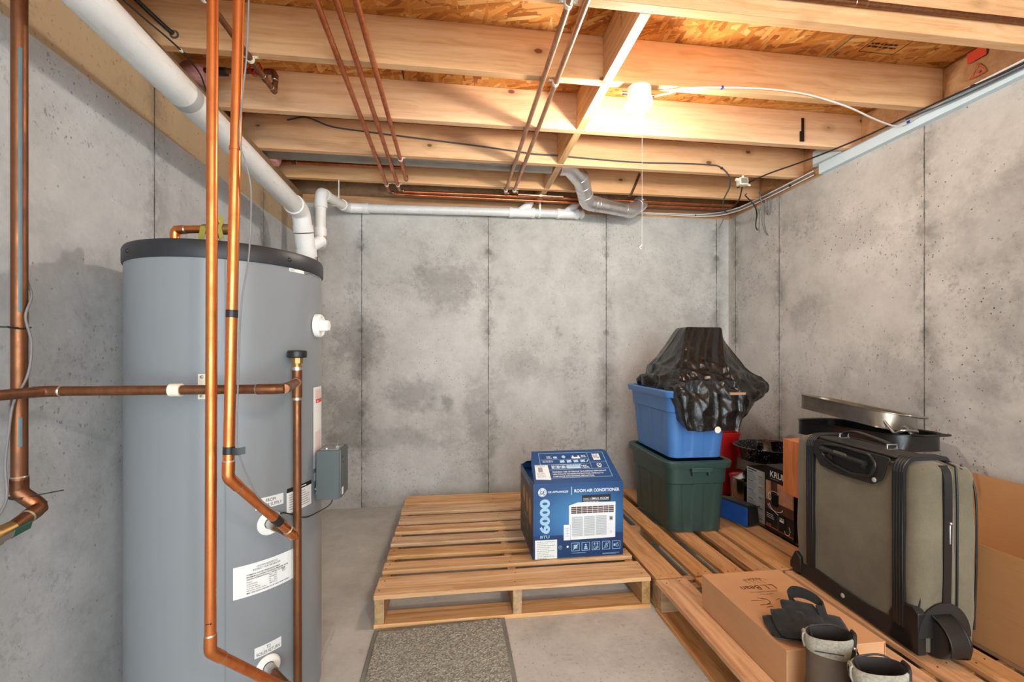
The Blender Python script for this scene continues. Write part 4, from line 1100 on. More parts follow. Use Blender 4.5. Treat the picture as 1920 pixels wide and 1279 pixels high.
pallet('wooden pallet in mid floor under the blue air conditioner box', -.320, .848, 1.832, 3.064,
       [(1.832, 1.982), (2.034, 2.116), (2.176, 2.253), (2.314, 2.401), (2.465, 2.549), (2.603, 2.696), (2.758, 2.873), (2.912, 3.064)], 'x', [-.298, .262, .826],
       [(1.833, 1.93), (2.36, 2.47), (2.95, 3.06)])
xb = [(.862, .986), (1.045, 1.132), (1.183, 1.280), (1.327, 1.413), (1.438, 1.580), (1.602, 1.70), (1.745, 1.84), (1.89, 1.975), (2.01, 2.10)]
pallet('wooden pallet in far right corner under the stacked plastic totes', .862, 2.10, 1.818, 3.03, xb, 'y', [1.842, 2.42, 3.0], [(.863, .96), (1.42, 1.53), (2.0, 2.095)])
xc = [(.855, .992), (1.034, 1.12), (1.18, 1.28), (1.33, 1.42), (1.46, 1.56), (1.60, 1.70), (1.745, 1.84), (1.89, 1.975), (2.01, 2.09)]
pallet('wooden pallet nearest camera under shoe box and suitcase', .855, 2.09, .60, 1.806, xc, 'y', [.63, 1.20, 1.78], [(.856, .955), (1.42, 1.53), (2.0, 2.085)])

# ------------------------------------------------------------------ floor mat
mc = Vector((-.053, 1.827, 0)); ang = math.atan2(.029, .519)
eu = Vector((math.cos(ang), math.sin(ang), 0)); ev = Vector((.005, -1, 0)).normalized()
t = thing('floor_mat', 'grey looped-pile mat on bare concrete before the pallet', 'mat', mc+ev*.5)
def matp(u, v, z): return mc+eu*u+ev*v+Vector((0, 0, z))
g = NT('mat loop pile'); Pn = g.obj(); v1 = g.vor(Pn, 210); n1 = g.noise(Pn, 160, 4).outputs['Fac']
g.base(g.ramp(g.math('ADD', g.math('MULTIPLY', g.sep(v1.outputs['Color'])[0], .6), g.math('MULTIPLY', n1, .4)), [(.25, srgb((122, 121, 112))), (.5, srgb((152, 150, 139))), (.75, srgb((184, 182, 170)))]))
g.rough(.95); g.bump(v1.outputs['Distance'], .8, .004)
M['mat'] = g.m
mb = MB()
def pile(s, q):
    p = matp(-.247+.494*s, .014+.92*q, 0)
    n = mnoise.noise(p*150)*.0016+mnoise.noise(p*70)*.0014
    e = min(s, 1-s, q, 1-q)
    return p+Vector((0, 0, .004+(.0085+n if e > 0 else 0)))
mb.grid(190, 300, pile)
mb.out('pile', M['mat'], t, smooth=180)
mb = MB()
for a, b, c, d in ((-.262, -.243, -.005, .95), (.243, .262, -.005, .95), (-.243, .243, -.005, .016)):
    P4 = [matp(a, c, 0), matp(b, c, 0), matp(b, d, 0), matp(a, d, 0)]
    lo = [mb.bm.verts.new(p+Vector((0, 0, .0005))) for p in P4]; hi = [mb.bm.verts.new(p+Vector((0, 0, .0085))) for p in P4]
    mb.face(lo[::-1]); mb.face(hi); mb.bridge(lo, hi)
mb.out('bound_edge', m_fabric('mat binding', (120, 119, 110)), t, bevel=.003)

# ------------------------------------------------------------------ air conditioner carton
M['ge_blue'] = None
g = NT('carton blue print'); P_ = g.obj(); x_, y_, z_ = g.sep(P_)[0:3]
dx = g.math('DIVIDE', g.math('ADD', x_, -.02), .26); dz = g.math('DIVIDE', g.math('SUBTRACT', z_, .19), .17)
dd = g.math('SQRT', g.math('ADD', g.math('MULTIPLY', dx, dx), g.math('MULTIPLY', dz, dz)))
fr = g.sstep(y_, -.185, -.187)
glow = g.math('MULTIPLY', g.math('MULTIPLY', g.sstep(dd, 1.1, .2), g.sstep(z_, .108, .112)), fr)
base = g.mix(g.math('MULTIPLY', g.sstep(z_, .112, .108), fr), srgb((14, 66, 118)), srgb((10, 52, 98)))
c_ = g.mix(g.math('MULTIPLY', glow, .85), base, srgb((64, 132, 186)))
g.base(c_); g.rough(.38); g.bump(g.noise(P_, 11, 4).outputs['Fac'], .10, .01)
M['ge_blue'] = g.m
M['print_white'] = m_plain('white print', (226, 232, 236), .45, var=.02)
M['print_pale'] = m_plain('pale blue print', (158, 196, 222), .45, var=.02)
M['print_mid'] = m_plain('mid blue print', (36, 92, 146), .45, var=.02)
M['print_black'] = m_plain('black print', (16, 18, 22), .45, var=.05)
M['print_grey'] = m_plain('grey print', (150, 152, 150), .45, var=.05)
M['print_brown'] = m_plain('brown print', (92, 62, 52), .45, var=.2)
M['print_tan'] = m_plain('tan print', (186, 140, 112), .45, var=.25)
M['sticker'] = m_plain('paper sticker', (222, 228, 224), .55, var=.03)
M['card'] = m_card('brown cardboard', (190, 140, 92))
bx0, bx1, by0, by1, bz0, bz1 = .3665, .8070, 2.050, 2.440, ZD+.0008, .4905
A = thing('appliance_box', 'blue printed air conditioner carton with flap raised, on middle pallet', 'box', ((bx0+bx1)/2, (by0+by1)/2, bz0))
mb = MB(); w = .004
mb.box((bx0, by0, bz0), (bx1, by1, bz0+w)); mb.box((bx0, by0, bz0+w), (bx1, by0+w, bz1)); mb.box((bx0, by1-w, bz0+w), (bx1, by1, bz1)); mb.box((bx0, by0+w, bz0+w), (bx0+w, by1-w, bz1)); mb.box((bx1-w, by0+w, bz0+w), (bx1, by1-w, bz1))
# inner flaps folded down
mb.prism([(0, 0), (.38, 0), (.36, .12), (.03, .15)], lambda u, v, d: (bx0+v, by0+.005+u, bz1-.012-v*.22-d), 0, .003)
mb.prism([(0, 0), (.38, 0), (.36, .14), (.03, .14)], lambda u, v, d: (bx1-v, by0+.005+u, bz1-.010-v*.25-d), 0, .003)
mb.prism([(.012, 0), (.42, 0), (.41, .10), (.02, .10)], lambda u, v, d: (bx0+u, by1-.002-v*.85, bz1+.002+v*.35-d), 0, .003)
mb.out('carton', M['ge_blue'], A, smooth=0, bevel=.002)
GM = [M['print_white'], M['print_pale'], M['print_mid'], M['print_black'], M['sticker'], M['print_grey'], M['print_brown'], M['print_tan'], M['ge_blue'], M['ink']]
g = GFX(); W_, H_ = bx1-bx0, bz1-bz0
def X(px): return (px-320)/843*W_
def V(px, py):
    b_ = 1175-65*(px-320)/843; t_ = 442-40*(px-320)/843
    return (b_-py)/(b_-t_)*H_
def pt(px, py): return (X(px), V(px, py))
u, v = pt(405, 520)
g.disc(u, v, .0205, 0); g.annulus(u, v, .0165, .0178, 8, 2); g.text('GE', u, v-.0085, .024, 8, width=.021, align='c', bold=True, layer=3)
for a in range(4): g.annulus(u+.0115*math.cos(a*PI/2+.4), v+.0115*math.sin(a*PI/2+.4), .004, .0055, 8, 3, 12, a*PI/2, a*PI/2+4)
g.text('GE APPLIANCES', X(457), V(457, 525), .0125, 0, width=X(642)-X(457), bold=True)
g.rect(X(672), V(672, 540), .0022, .038, 0)
g.text('ROOM AIR CONDITIONER', X(700), V(700, 516), .0205, 0, width=X(1125)-X(700), bold=True)
u0, v0 = pt(772, 607); u1, v1 = pt(1042, 528)
g.rect(u0, v0, u1-u0, v1-v0-.0, 3, 1)
g.text('COOLS A', u0+.005, v1-.022, .0115, 0, width=.038); g.text('SMALL ROOM', u0+.046, v1-.022, .0135, 0, width=.084, bold=True)
g.rect(u0+.005, v1-.0262, .126, .0012, 0, 2); g.text('UP TO 250 SQ. FT.', u0+.005, v1-.039, .0105, 0, width=.078, bold=True)
# picture of the air conditioner
g.poly([pt(650, 645), pt(735, 612), pt(1088, 600), pt(1085, 940), pt(662, 975), pt(650, 965)], 0, 2)
g.poly([pt(650, 645), pt(735, 612), pt(1088, 600), pt(1075, 625), pt(668, 655)], 4, 3)
u0, v0 = pt(668, 725); u1, v1 = pt(1072, 632)
for i in range(8):
    a = u0+(u1-u0)*i/8
    for j in range(4): g.rect(a+.001, v0+(v1-v0)*j/4+.001, (u1-u0)/8-.002, (v1-v0)/4-.0022, 6, 4)
for i in range(3):
    a0, b0 = pt(677+112*i, 940-9*i); a1, b1 = pt(778+112*i, 742-8*i)
    n_ = 19
    for j in range(n_): g.rect(a0, b0+(b1-b0)*j/n_, a1-a0, (b1-b0)/n_*.42, 5, 4)
g.rect(X(1030), V(1030, 778), .0165, .019, 5, 4); g.rect(X(1036), V(1036, 768), .010, .008, 6, 5); g.annulus(X(1043), V(1043, 888), .003, .0045, 5, 4)
for q in range(6): g.disc(X(1025+18*(q % 3)), V(1030, 815+26*(q//3)), .002, 4, 5)
u0, v0 = pt(600, 980); u1, v1 = pt(662, 825)
g.rect(u0, v0, u1-u0, v1-v0, 0, 5); g.rect(u1-.0015, v0, .0015, v1-v0, 5, 6)
for j in range(4): g.rect(u0+.006, v0+.018+.013*j, .020, .0012, 5, 6)
g.rect(u0+.0155, v0+.018, .0012, .04, 5, 6)
# 6000 BTU
g.text('6000', X(468), V(468, 918), .0610, 1, width=.163, bold=.045, rot=PI/2)
g.text('BTU', X(386), V(386, 966), .0185, 1, width=X(470)-X(386), bold=True)
u0, v0 = pt(338, 1170); u1, v1 = pt(540, 972)
g.rect(u0, v0, u1-u0, v1-v0, 4, 2); g.lines(u0+.010, v1-.010, u1-u0-.018, 11, .0085, .0028, 5, 3, .5)
for i in range(5):
    u0 = X(673+96*i); v0 = V(673, 1085); s_ = .0395
    g.frame(u0, v0, s_, s_, .0018, 1)
    cu, cv = u0+s_/2, v0+s_/2
    if i == 0: g.rect(cu-.009, cv-.008, .018, .018, 1, 2); g.rect(cu-.006, cv-.001, .012, .002, 8, 3); g.line([(cu-.013, cv-.015), (cu+.013, cv+.015)], .002, 0, 3)
    elif i == 1: g.disc(cu, cv+.008, .004, 1, 2); g.rect(cu-.008, cv-.013, .016, .007, 1, 2); g.rect(cu-.006, cv-.004, .012, .006, 1, 2)
    elif i == 2:
        g.text('UP', cu, v0+.004, .020, 1, width=.024, align='c', bold=True)
        for s in (-1, 1): g.rect(cu+s*.007-.0015, cv+.001, .003, .010, 1, 2); g.poly([(cu+s*.007-.0055, cv+.009), (cu+s*.007+.0055, cv+.009), (cu+s*.007, cv+.0165)], 1, 2)
    elif i == 3: g.annulus(cu, cv-.003, .006, .008, 1, 2); g.line([(cu-.006, cv), (cu, cv+.013), (cu+.006, cv)], .002, 1, 2); g.line([(cu-.013, cv-.015), (cu+.013, cv+.015)], .002, 1, 3)
    else: g.rect(cu-.013, cv-.006, .009, .012, 1, 2); g.annulus(cu+.005, cv-.002, .005, .007, 1, 2); g.line([(cu-.002, cv+.006), (cu+.012, cv+.011)], .002, 1, 2)
g.lines(X(673), V(673, 1105), .09, 1, .004, .002, 1); g.lines(X(965), V(965, 1100), .10, 2, .004, .0016, 1)
g.annulus(X(570), V(570, 1050), .0070, .0085, 1); g.line([(X(563), V(563, 1056)), (X(577), V(577, 1044))], .0018, 1); g.disc(X(638), V(638, 1042), .0052, 0)
g.build('front_print', lambda u, v, d: (bx0+u, by0-d, bz0+v), GM, A)
# left side artwork
g = GFX(); D_ = by1-by0
g.rect(.006, .03, D_-.012, H_-.07, 6, 1); g.rect(.006, .03, D_-.012, .10, 3, 2)
for k, (a, b, w_, h_, m_) in enumerate([(.03, .06, .10, .11, 1), (.16, .05, .09, .10, 5), (.28, .14, .07, .13, 7), (.20, .17, .06, .10, 7), (.10, .19, .07, .09, 7), (.04, .21, .04, .08, 6)]):
    if m_ == 7: g.disc(a+w_/2, b+h_/2, w_/2, 7, 3, h_/2)
    else: g.frame(a, b, w_, h_, .004, 5, 3); g.line([(a, b+h_), (a+w_, b+h_*.4)], .005, 1, 4)
g.lines(.03, H_-.02, .30, 2, .010, .004, 1)
g.build('side_print', lambda u, v, d: (bx0-d, by1-u, bz0+v), GM, A)
# raised top flap
fa = math.atan2(.113, .185); fl = .217
def flapp(u, v, d): return (bx0+.006+u*(1-.04*v/fl)+.008*v/fl, by0+.002+v*math.cos(fa)-d*math.sin(fa), bz1+.001+v*math.sin(fa)+d*math.cos(fa))
FW = W_-.010
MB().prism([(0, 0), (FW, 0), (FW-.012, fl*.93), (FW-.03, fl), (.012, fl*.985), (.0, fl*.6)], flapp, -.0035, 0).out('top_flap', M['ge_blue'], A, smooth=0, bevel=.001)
g = GFX()
g.frame(.045, .030, FW-.082, fl-.050, .0022, 1)
g.text('WARNING ! RISK OF FIRE DUE TO FLAMMABLE REFRIGERANT', .098, .064, .0115, 0, width=.275, bold=True)
g.text('USED. FOLLOW HANDLING INSTRUCTIONS CAREFULLY IN', .098, .050, .0115, 0, width=.255, bold=True)
g.text('COMPLIANCE WITH NATIONAL REGULATIONS.', .098, .036, .0115, 0, width=.205, bold=True)
g.rect(.048, .083, FW-.09, .0016, 1); g.rect(.305, .083, .0016, fl-.105, 1); g.rect(.05, .118, .255, .0014, 1); g.rect(.05, .150, .255, .0014, 1); g.rect(.305, .125, .09, .0014, 1)
g.poly([(.012, .025), (.085, .020), (.082, .115), (.016, .118)], 4, 2); g.rect(.030, .07, .022, .030, 5, 3); g.lines(.022, .062, .05, 4, .008, .003, 5, 3); g.lines(.018, .112, .05, 2, .006, .003, 5, 3)
for q in range(4):
    g.rect(.15+.036*q, .128, .024, .017, 1, 2); g.line([(.15+.036*q, .128), (.174+.036*q, .145)], .002, 0, 3)
g.line([(.292-.005, .136), (.292, .130), (.302, .146)], .003, 0, 2)
g.disc(.175, .168, .010, 1, 2); g.rect(.12, .158, .020, .014, 1, 2); g.disc(.225, .170, .005, 0, 2); g.disc(.255, .170, .005, 0, 2); g.rect(.217, .155, .046, .010, 0, 2); g.lines(.085, .172, .03, 3, .006, .003, 0); g.lines(.27, .174, .03, 3, .006, .003, 0)
g.lines(.06, .142, .06, 2, .008, .003, 0); g.lines(.10, .112, .19, 3, .010, .003, 0); g.rect(.178, .088, .07, .022, 1, 2); g.lines(.262, .105, .035, 3, .008, .003, 0)
for q in range(3): g.rect(.10+.026*q, .090, .014, .018, 1, 2)
g.rect(.330, .140, .038, .046, 0, 2); g.lines(.334, .181, .03, 4, .010, .004, 3, 3, .2); g.annulus(.348, .106, .009, .0125, 0, 2); g.line([(.340, .098), (.356, .114)], .003, 0, 2); g.lines(.335, .090, .03, 1, .005, .003, 0)
g.build('flap_print', flapp, GM, A)

# ------------------------------------------------------------------ plastic totes
def rrect(cx, cy, hx, hy, rad, ns=14, nc=6):
    """rounded rectangle loop, counter-clockwise; returns (x, y, outward normal, side, t)"""
    out = []
    corners = [(hx-rad, -hy+rad, -PI/2), (hx-rad, hy-rad, 0), (-hx+rad, hy-rad, PI/2), (-hx+rad, -hy+rad, PI)]
    for k, (ax, ay, a0) in enumerate(corners):
        for i in range(nc+1):
            a = a0+PI/2*i/nc
            out.append((cx+ax+rad*math.cos(a), cy+ay+rad*math.sin(a), math.cos(a), math.sin(a), -1, 0))
        bx, by, b0 = corners[(k+1) % 4]
        p0 = out[-1]; p1 = (cx+bx+rad*math.cos(b0), cy+by+rad*math.sin(b0))
        for i in range(1, ns):
            t = i/ns
            out.append((p0[0]+(p1[0]-p0[0])*t, p0[1]+(p1[1]-p0[1])*t, math.cos(a0+PI/2), math.sin(a0+PI/2), k, t))
    return out
def tote(name, label, mat, cx, cy, z0, h, bot, top, rotz=0., handle=True, group=None):
    t = thing(name, label, 'storage tote', (cx, cy, z0), group)
    mb = MB(); prev = None
    c_, s_ = math.cos(rotz), math.sin(rotz)
    def tr(x, y, z): return (cx+x*c_-y*s_, cy+x*s_+y*c_, z)
    levels = [(0, -.012, 0), (.004, 0, 0), (.03, 0, 1), (.66*h, 0, 1), (.675*h, 0, .0), (.69*h, .008, 0), (.90*h, .008, 0), (.905*h, .024, 0), (.955*h, .027, 0), (.985*h, .027, 0), (h, .022, 0), (h, -.004, 0), (.6*h, -.003, 0), (.02, -.006, 0)]
    for zz, off, rib in levels:
        f = min(1, zz/h); hx = bot[0]+(top[0]-bot[0])*f+off; hy = bot[1]+(top[1]-bot[1])*f+off
        loop = []
        for x, y, nx, ny, side, tt in rrect(0, 0, hx, hy, .045+min(off, .01), 22, 6):
            d = 0.
            if rib and side >= 0:
                if side in (1, 3): d = -.007 if (.12 < tt < .36 or .64 < tt < .88) else 0
                else: d = -.006 if (.16 < tt < .44 or .56 < tt < .84) else 0
                d *= min(1, f/.1)
            loop.append(mb.bm.verts.new(tr(x+nx*d, y+ny*d, z0+zz)))
        if prev: mb.bridge(prev, loop)
        else: first = loop
        prev = loop
    mb.face(first[::-1]); mb.face(prev)
    mb.out('tub', mat, t, smooth=38)
    if handle:
        hw = MB(); yy = -(top[1]+.024)
        for (a, b, zlo, zhi, o) in ((-.058, .058, h*.86, h*.925, .022), (-.050, -.038, h*.80, h*.87, .014), (.038, .050, h*.80, h*.87, .014)):
            p = [tr(a, yy+.024, 0), tr(b, yy+.024, 0), tr(b, yy-o+.012, 0), tr(a, yy-o+.012, 0)]
            lo_ = [hw.bm.verts.new((q[0], q[1], z0+zlo)) for q in p]; hi_ = [hw.bm.verts.new((q[0], q[1], z0+zhi)) for q in p]
            hw.face(lo_[::-1]); hw.face(hi_); hw.bridge(lo_, hi_)
        hw.out('handle', mat, t, bevel=.004)
    return t
M['tote_green'] = m_plain('dark green tote plastic', (44, 68, 62), .42, var=.05, scale=5, bump=.06)
M['tote_blue'] = m_plain('blue tote plastic', (72, 122, 184), .42, var=.04, scale=5, bump=.06)
tote('storage_tote', 'dark green plastic tote on pallet, bottom one of the two stacked totes', M['tote_green'], 1.3075, 2.500, ZD+.001, .392, (.150, .245), (.165, .272), -.02)
tote('storage_tote', 'blue plastic tote on top of the green tote, half hidden by black bag', M['tote_blue'], 1.322, 2.520, ZD+.001+.394, .372, (.150, .245), (.172, .285), -.02, handle=False)

# black bag draped over the blue tote
g = NT('black bag film'); P_ = g.obj()
g.base(srgb((24, 22, 21))); n_ = g.noise(P_, 14, 5, .6, .8).outputs['Fac']; n2_ = g.noise(g.mapping(P_, (30, 30, 6)), 1.2, 5, .65, 1.5).outputs['Fac']
g.rough(g.sstep(n_, .3, .7, .16, .30)); g.bump(g.math('ADD', n_, g.math('MULTIPLY', n2_, .5)), .35, .012)
M['bag'] = g.m
t = thing('garbage_bag', 'black plastic bag draped in a peak over the blue tote', 'bag', (1.46, 2.5, .9))
mb = MB(); NU, NV = 300, 120
# six ridge lines run down from the flat top: front-left, front-right, right, back-right, back-left, left
KEY = [
 [(1.40, 2.49, 1.255), (1.53, 2.49, 1.255), (1.535, 2.52, 1.255), (1.53, 2.55, 1.255), (1.40, 2.55, 1.255), (1.395, 2.52, 1.255)],
 [(1.355, 2.455, 1.254), (1.572, 2.455, 1.253), (1.578, 2.52, 1.253), (1.57, 2.585, 1.253), (1.36, 2.585, 1.254), (1.352, 2.52, 1.254)],
 [(1.310, 2.405, 1.165), (1.545, 2.400, 1.165), (1.640, 2.49, 1.145), (1.60, 2.62, 1.17), (1.32, 2.63, 1.17), (1.298, 2.53, 1.165)],
 [(1.255, 2.335, 1.06), (1.505, 2.325, 1.06), (1.720, 2.45, 1.015), (1.64, 2.68, 1.05), (1.26, 2.69, 1.05), (1.222, 2.555, 1.045)],
 [(1.195, 2.235, .955), (1.485, 2.225, .950), (1.790, 2.40, .925), (1.66, 2.74, .95), (1.22, 2.76, .94), (1.160, 2.60, .945)],
 [(1.178, 2.172, .865), (1.500, 2.168, .870), (1.800, 2.375, .880), (1.62, 2.74, .915), (1.24, 2.76, .915), (1.150, 2.62, .912)],
 [(1.182, 2.160, .780), (1.492, 2.158, .775), (1.745, 2.36, .850), (1.58, 2.70, .902), (1.26, 2.72, .902), (1.165, 2.60, .902)],
 [(1.200, 2.162, .704), (1.476, 2.160, .700), (1.660, 2.34, .830), (1.54, 2.66, .898), (1.28, 2.68, .898), (1.20, 2.58, .898)],
]
def cr(p0, p1, p2, p3, t, k=.5):
    m1, m2 = (p2-p0)*k, (p3-p1)*k
    return p1*(2*t**3-3*t*t+1)+m1*(t**3-2*t*t+t)+p2*(-2*t**3+3*t*t)+m2*(t**3-t*t)
SEG = [0, .34, .52, .66, .84, .92, 1.0]
def ring_pt(row, s):
    for k in range(6):
        if s < SEG[k+1] or k == 5: break
    t = (s-SEG[k])/(SEG[k+1]-SEG[k])
    P4 = [Vector(KEY[row][(k+q) % 6]) for q in (-1, 0, 1, 2)]
    return cr(*P4, t, .05)
def ridge(p): return 1-2*abs(mnoise.noise(p))
def bag_base(s, v):
    f = v*(len(KEY)-1); j = min(int(f), len(KEY)-2); t = f-j
    R4 = [ring_pt(min(max(j+q, 0), len(KEY)-1), s) for q in (-1, 0, 1, 2)]
    return cr(*R4, t, .35)
def bagp(s, v):
    p = bag_base(s, v); e = 1e-3
    du = bag_base((s+e) % 1., v)-bag_base((s-e) % 1., v); dv = bag_base(s, min(v+e, 1))-bag_base(s, max(v-e, 0))
    n = du.cross(dv)
    if n.length < 1e-12: return p
    n.normalize()
    c = Vector((1.46, 2.5, p.z))
    if n.dot(p-c) < 0 and v > .1: n = -n
    q = max(0., (v-.12)/.88)
    # long folds falling from the top edge, then crumpled and bunched lower down
    a = (s+.03*math.sin(v*5)+.07*v) % 1.
    long_ = ridge(Vector((math.cos(a*2*PI)*3.4, math.sin(a*2*PI)*3.4, v*.9)))
    w = .014*min(1, q*1.8)*(1-.6*q)*(long_-.35)
    cr_ = math.exp(-((v-.60)/.15)**2)+.28*max(0., (v-.55)/.45)
    w += .040*cr_*(ridge(Vector((p.x*8+p.z*5, p.y*7, p.z*8+3)))-.35)
    w += .015*cr_*(ridge(Vector((p.x*17+4, p.y*15, p.z*17+p.x*6)))-.3)
    p = p+n*w
    if v > .75: p.z += .016*mnoise.noise(Vector((s*14, 3, 1)))*((v-.75)/.25)
    # stays outside the tote's front face, tucked inside its rim on the left and at the back
    if .0 <= s < .36 and v > .58: p.y = min(p.y, 2.182)
    if p.x < 1.135 and v > .5: p.x = 1.135+(p.x-1.135)*.1
    return p
mb.grid(NU, NV, bagp, closed_u=True)
mb.bm.verts.ensure_lookup_table(); mb.face([mb.bm.verts[i] for i in range(NU)])
bag = mb.out('bag_film', M['bag'], t, smooth=75)
bag.modifiers.new('Solidify', 'SOLIDIFY').thickness = .0008
MB().lathe([(0, .0), (.017, .0), (.017, .0015), (0, .0015)], (1.352, 2.140, .708), (0, -1, .0), 24, sy=1).out('paper_tab', M['cream'], t, 'cream round tab at its lower edge')
o = MB().box((1.425, 2.146, .886), (1.515, 2.24, .899)).out('wood_slat', M['sill'], bevel=.002); tag(o, 'brown wooden slat edge peeping from under the black bag', 'slat')

# ------------------------------------------------------------------ kitchen goods in the corner
M['red_bin'] = m_plain('red plastic', (196, 24, 26), .35, var=.04)
MB_ = MB().lathe([(0, 0), (.112, 0), (.116, .006), (.150, .402), (.156, .404), (.156, .424), (.150, .426), (.146, .40), (.110, .012), (0, .010)], (1.835, 2.925, ZD+.001), (0, 0, 1), 40)
tag(MB_.out('bucket', M['red_bin']), 'red plastic bucket behind the blue tote, near back wall', 'bucket')
M['enamel'] = m_speckle('black speckled enamel', (16, 16, 18), (150, 154, 160), 120)
M['steel_pot'] = m_plain('polished steel', (196, 194, 192), .14, 1., .04)
M['lid_copper'] = m_plain('brownish lid', (176, 138, 120), .2, .9, .1)
t = thing('stock_pot', 'shiny steel stockpot with domed lid beside the green tote', 'pot', (1.868, 2.60, ZD))
MB().lathe([(0, .0), (.108, .0), (.118, .006), (.120, .17), (.125, .174), (.125, .178), (.117, .178), (.114, .01), (0, .008)], (1.868, 2.60, ZD+.001), (0, 0, 1), 48).out('pot_body', M['steel_pot'], t)
MB().lathe([(.1255, .179), (.127, .186), (.120, .192), (.085, .215), (.03, .229), (0, .230)], (1.868, 2.60, ZD+.001), (0, 0, 1), 48).out('lid', M['steel_pot'], t)
MB().tube([(1.80, 2.56, .352), (1.785, 2.545, .372), (1.80, 2.53, .388), (1.83, 2.535, .388), (1.845, 2.55, .370), (1.84, 2.56, .357)], .006, 10).out('lid_handle', M['black'], t)
# cartons
t = thing('carton', 'black carton with white instruction text behind the blue lunch bag', 'box', (1.9, 2.38, ZD))
MB().box((1.736, 2.288, ZD+.001), (2.02, 2.452, .432)).out('carton_body', m_plain('carton dark print', (40, 38, 38), .5), t, bevel=.002)
g = GFX(); g.rect(.002, .002, .160, .293, 4, 1); g.text('CARBONERO', .012, .276, .010, 9, width=.06, bold=True); g.rect(.01, .289, .09, .004, 3, 2)
for k in range(5):
    g.lines(.012, .262-.052*k, .075, 7, .0062, .0024, 9, 2); g.lines(.105, .262-.052*k, .05, 7, .0062, .0024, 9, 2); g.rect(.012, .268-.052*k, .04, .0035, 9, 2)
g.items = [it for it in g.items]
g2 = GFX(); g2.rect(.002, .002, .160, .293, 4, 1); g2.rect(.012, .282, .075, .006, 9, 2)
for k in range(5):
    g2.rect(.012, .268-.052*k, .045, .0035, 9, 2); g2.lines(.012, .260-.052*k, .08, 6, .0062, .0024, 5, 2); g2.rect(.105, .258-.06*k, .03, .0035, 9, 2); g2.lines(.105, .250-.052*k, .05, 6, .0062, .0024, 5, 2)
g2.build('instruction_panel', lambda u, v, d: (1.736-d, 2.452-u, ZD+.001+v), GM, t, 'white panel of small print')
# coffee maker carton
kx, ky0, ky1, kz1 = 1.7135, 2.055, 2.270, .486
t = thing('coffee_maker_box', 'dark coffee maker carton with a cup picture, left of the suitcase', 'box', (1.82, 2.16, ZD))
MB().box((kx, ky0, ZD+.001), (1.93, ky1, kz1)).out('carton_body', m_plain('coffee carton print', (38, 33, 32), .4, var=.1), t, bevel=.002)
g = GFX(); KW, KH = ky1-ky0, kz1-ZD-.001
g.rect(.012, .115, KW-.012, .155, 7, 1); g.rect(.012, .115, KW-.012, .05, 6, 2); g.rect(.05, .16, .05, .11, 6, 2); g.disc(.17, .22, .04, 7, 3, .05)
g.text('KRUPS', .045, .296, .045, 0, width=.135, bold=True); g.lines(.045, .284, .10, 1, .01, .004, 5)
g.poly([(.052, .215), (.060, .150), (.072, .142), (.100, .142), (.110, .150), (.112, .215)], 3, 4); g.disc(.082, .215, .030, 4, 5, .008); g.disc(.082, .214, .026, 3, 6, .006); g.annulus(.044, .188, .010, .014, 4, 4, 24, ry=1.5)
g.annulus(.085, .142, .052, .057, 4, 4, 30, PI, 2*PI, ry=.45); g.line([(.04, .150), (.06, .125), (.11, .105)], .004, 4, 6)
g.rect(.105, .022, .055, .085, 9, 3); g.rect(.106, .022, .002, .085, 5, 4); g.rect(.118, .075, .030, .022, 4, 4); g.lines(.12, .088, .025, 1, .01, .006, 9, 5)
g.annulus(.172, .040, .015, .019, 4, 4, 24, PI, 2*PI); g.line([(.185, .07), (.195, .045)], .004, 4, 4)
g.lines(.018, .088, .065, 3, .010, .0035, 0); g.text('KRUPS', .018, .028, .012, 7, width=.035, bold=True); g.rect(.012, .020, KW-.012, .005, 10, 3)
g.build('front_print', lambda u, v, d: (kx-d, ky1-u, ZD+.001+v), GM+[m_flat('orange line print', (214, 110, 70), .4)], t)
# lunch bag
t = thing('lunch_bag', 'blue and black soft cooler bag beside the green tote', 'bag', (1.66, 2.35, ZD))
a = math.atan2(2.4152-2.2662, 1.5835-1.6096)
q0 = Vector((1.610, 2.268, 0)); eL = Vector((-.075, .26, 0)).normalized(); eD = Vector((.26, .075, 0)).normalized()
def lb(u, v, z): return q0+eL*u+eD*v+Vector((0, 0, z))
def soft_box(mb, U, Vv, z0, z1, mi=0):
    P8 = [lb(0, 0, z0), lb(U, 0, z0), lb(U, Vv, z0), lb(0, Vv, z0), lb(.006, .010, z1), lb(U-.006, .010, z1), lb(U-.006, Vv-.008, z1-.006), lb(.006, Vv-.008, z1-.006)]
    vs = [mb.bm.verts.new(p) for p in P8]
    for f in ((3, 2, 1, 0), (4, 5, 6, 7), (0, 1, 5, 4), (1, 2, 6, 5), (2, 3, 7, 6), (3, 0, 4, 7)): mb.face([vs[i] for i in f], mi)
mb = MB(); soft_box(mb, .21, .105, ZD+.001, .252); mb.out('bag_body', m_fabric('black nylon', (24, 24, 26), rough=.6), t, bevel=.014, bseg=4)
mb = MB(); mb.prism([(.003, .004), (.207, .004), (.203, .108), (.007, .108)], lambda u, v, d: lb(u, -.001-d+v*.06, ZD+.001+v), -.006, .003); mb.out('blue_panel', m_fabric('blue nylon', (20, 84, 168), var=.1, rough=.6), t, 'bright blue front panel', bevel=.003)
mb = MB(); mb.tube([lb(.006, .012, .247), lb(.205, .012, .247)], .003, 8); mb.tube([lb(.004, .014, .245), lb(.004, .10, .240)], .003, 8); mb.out('bag_piping', M['black'], t)

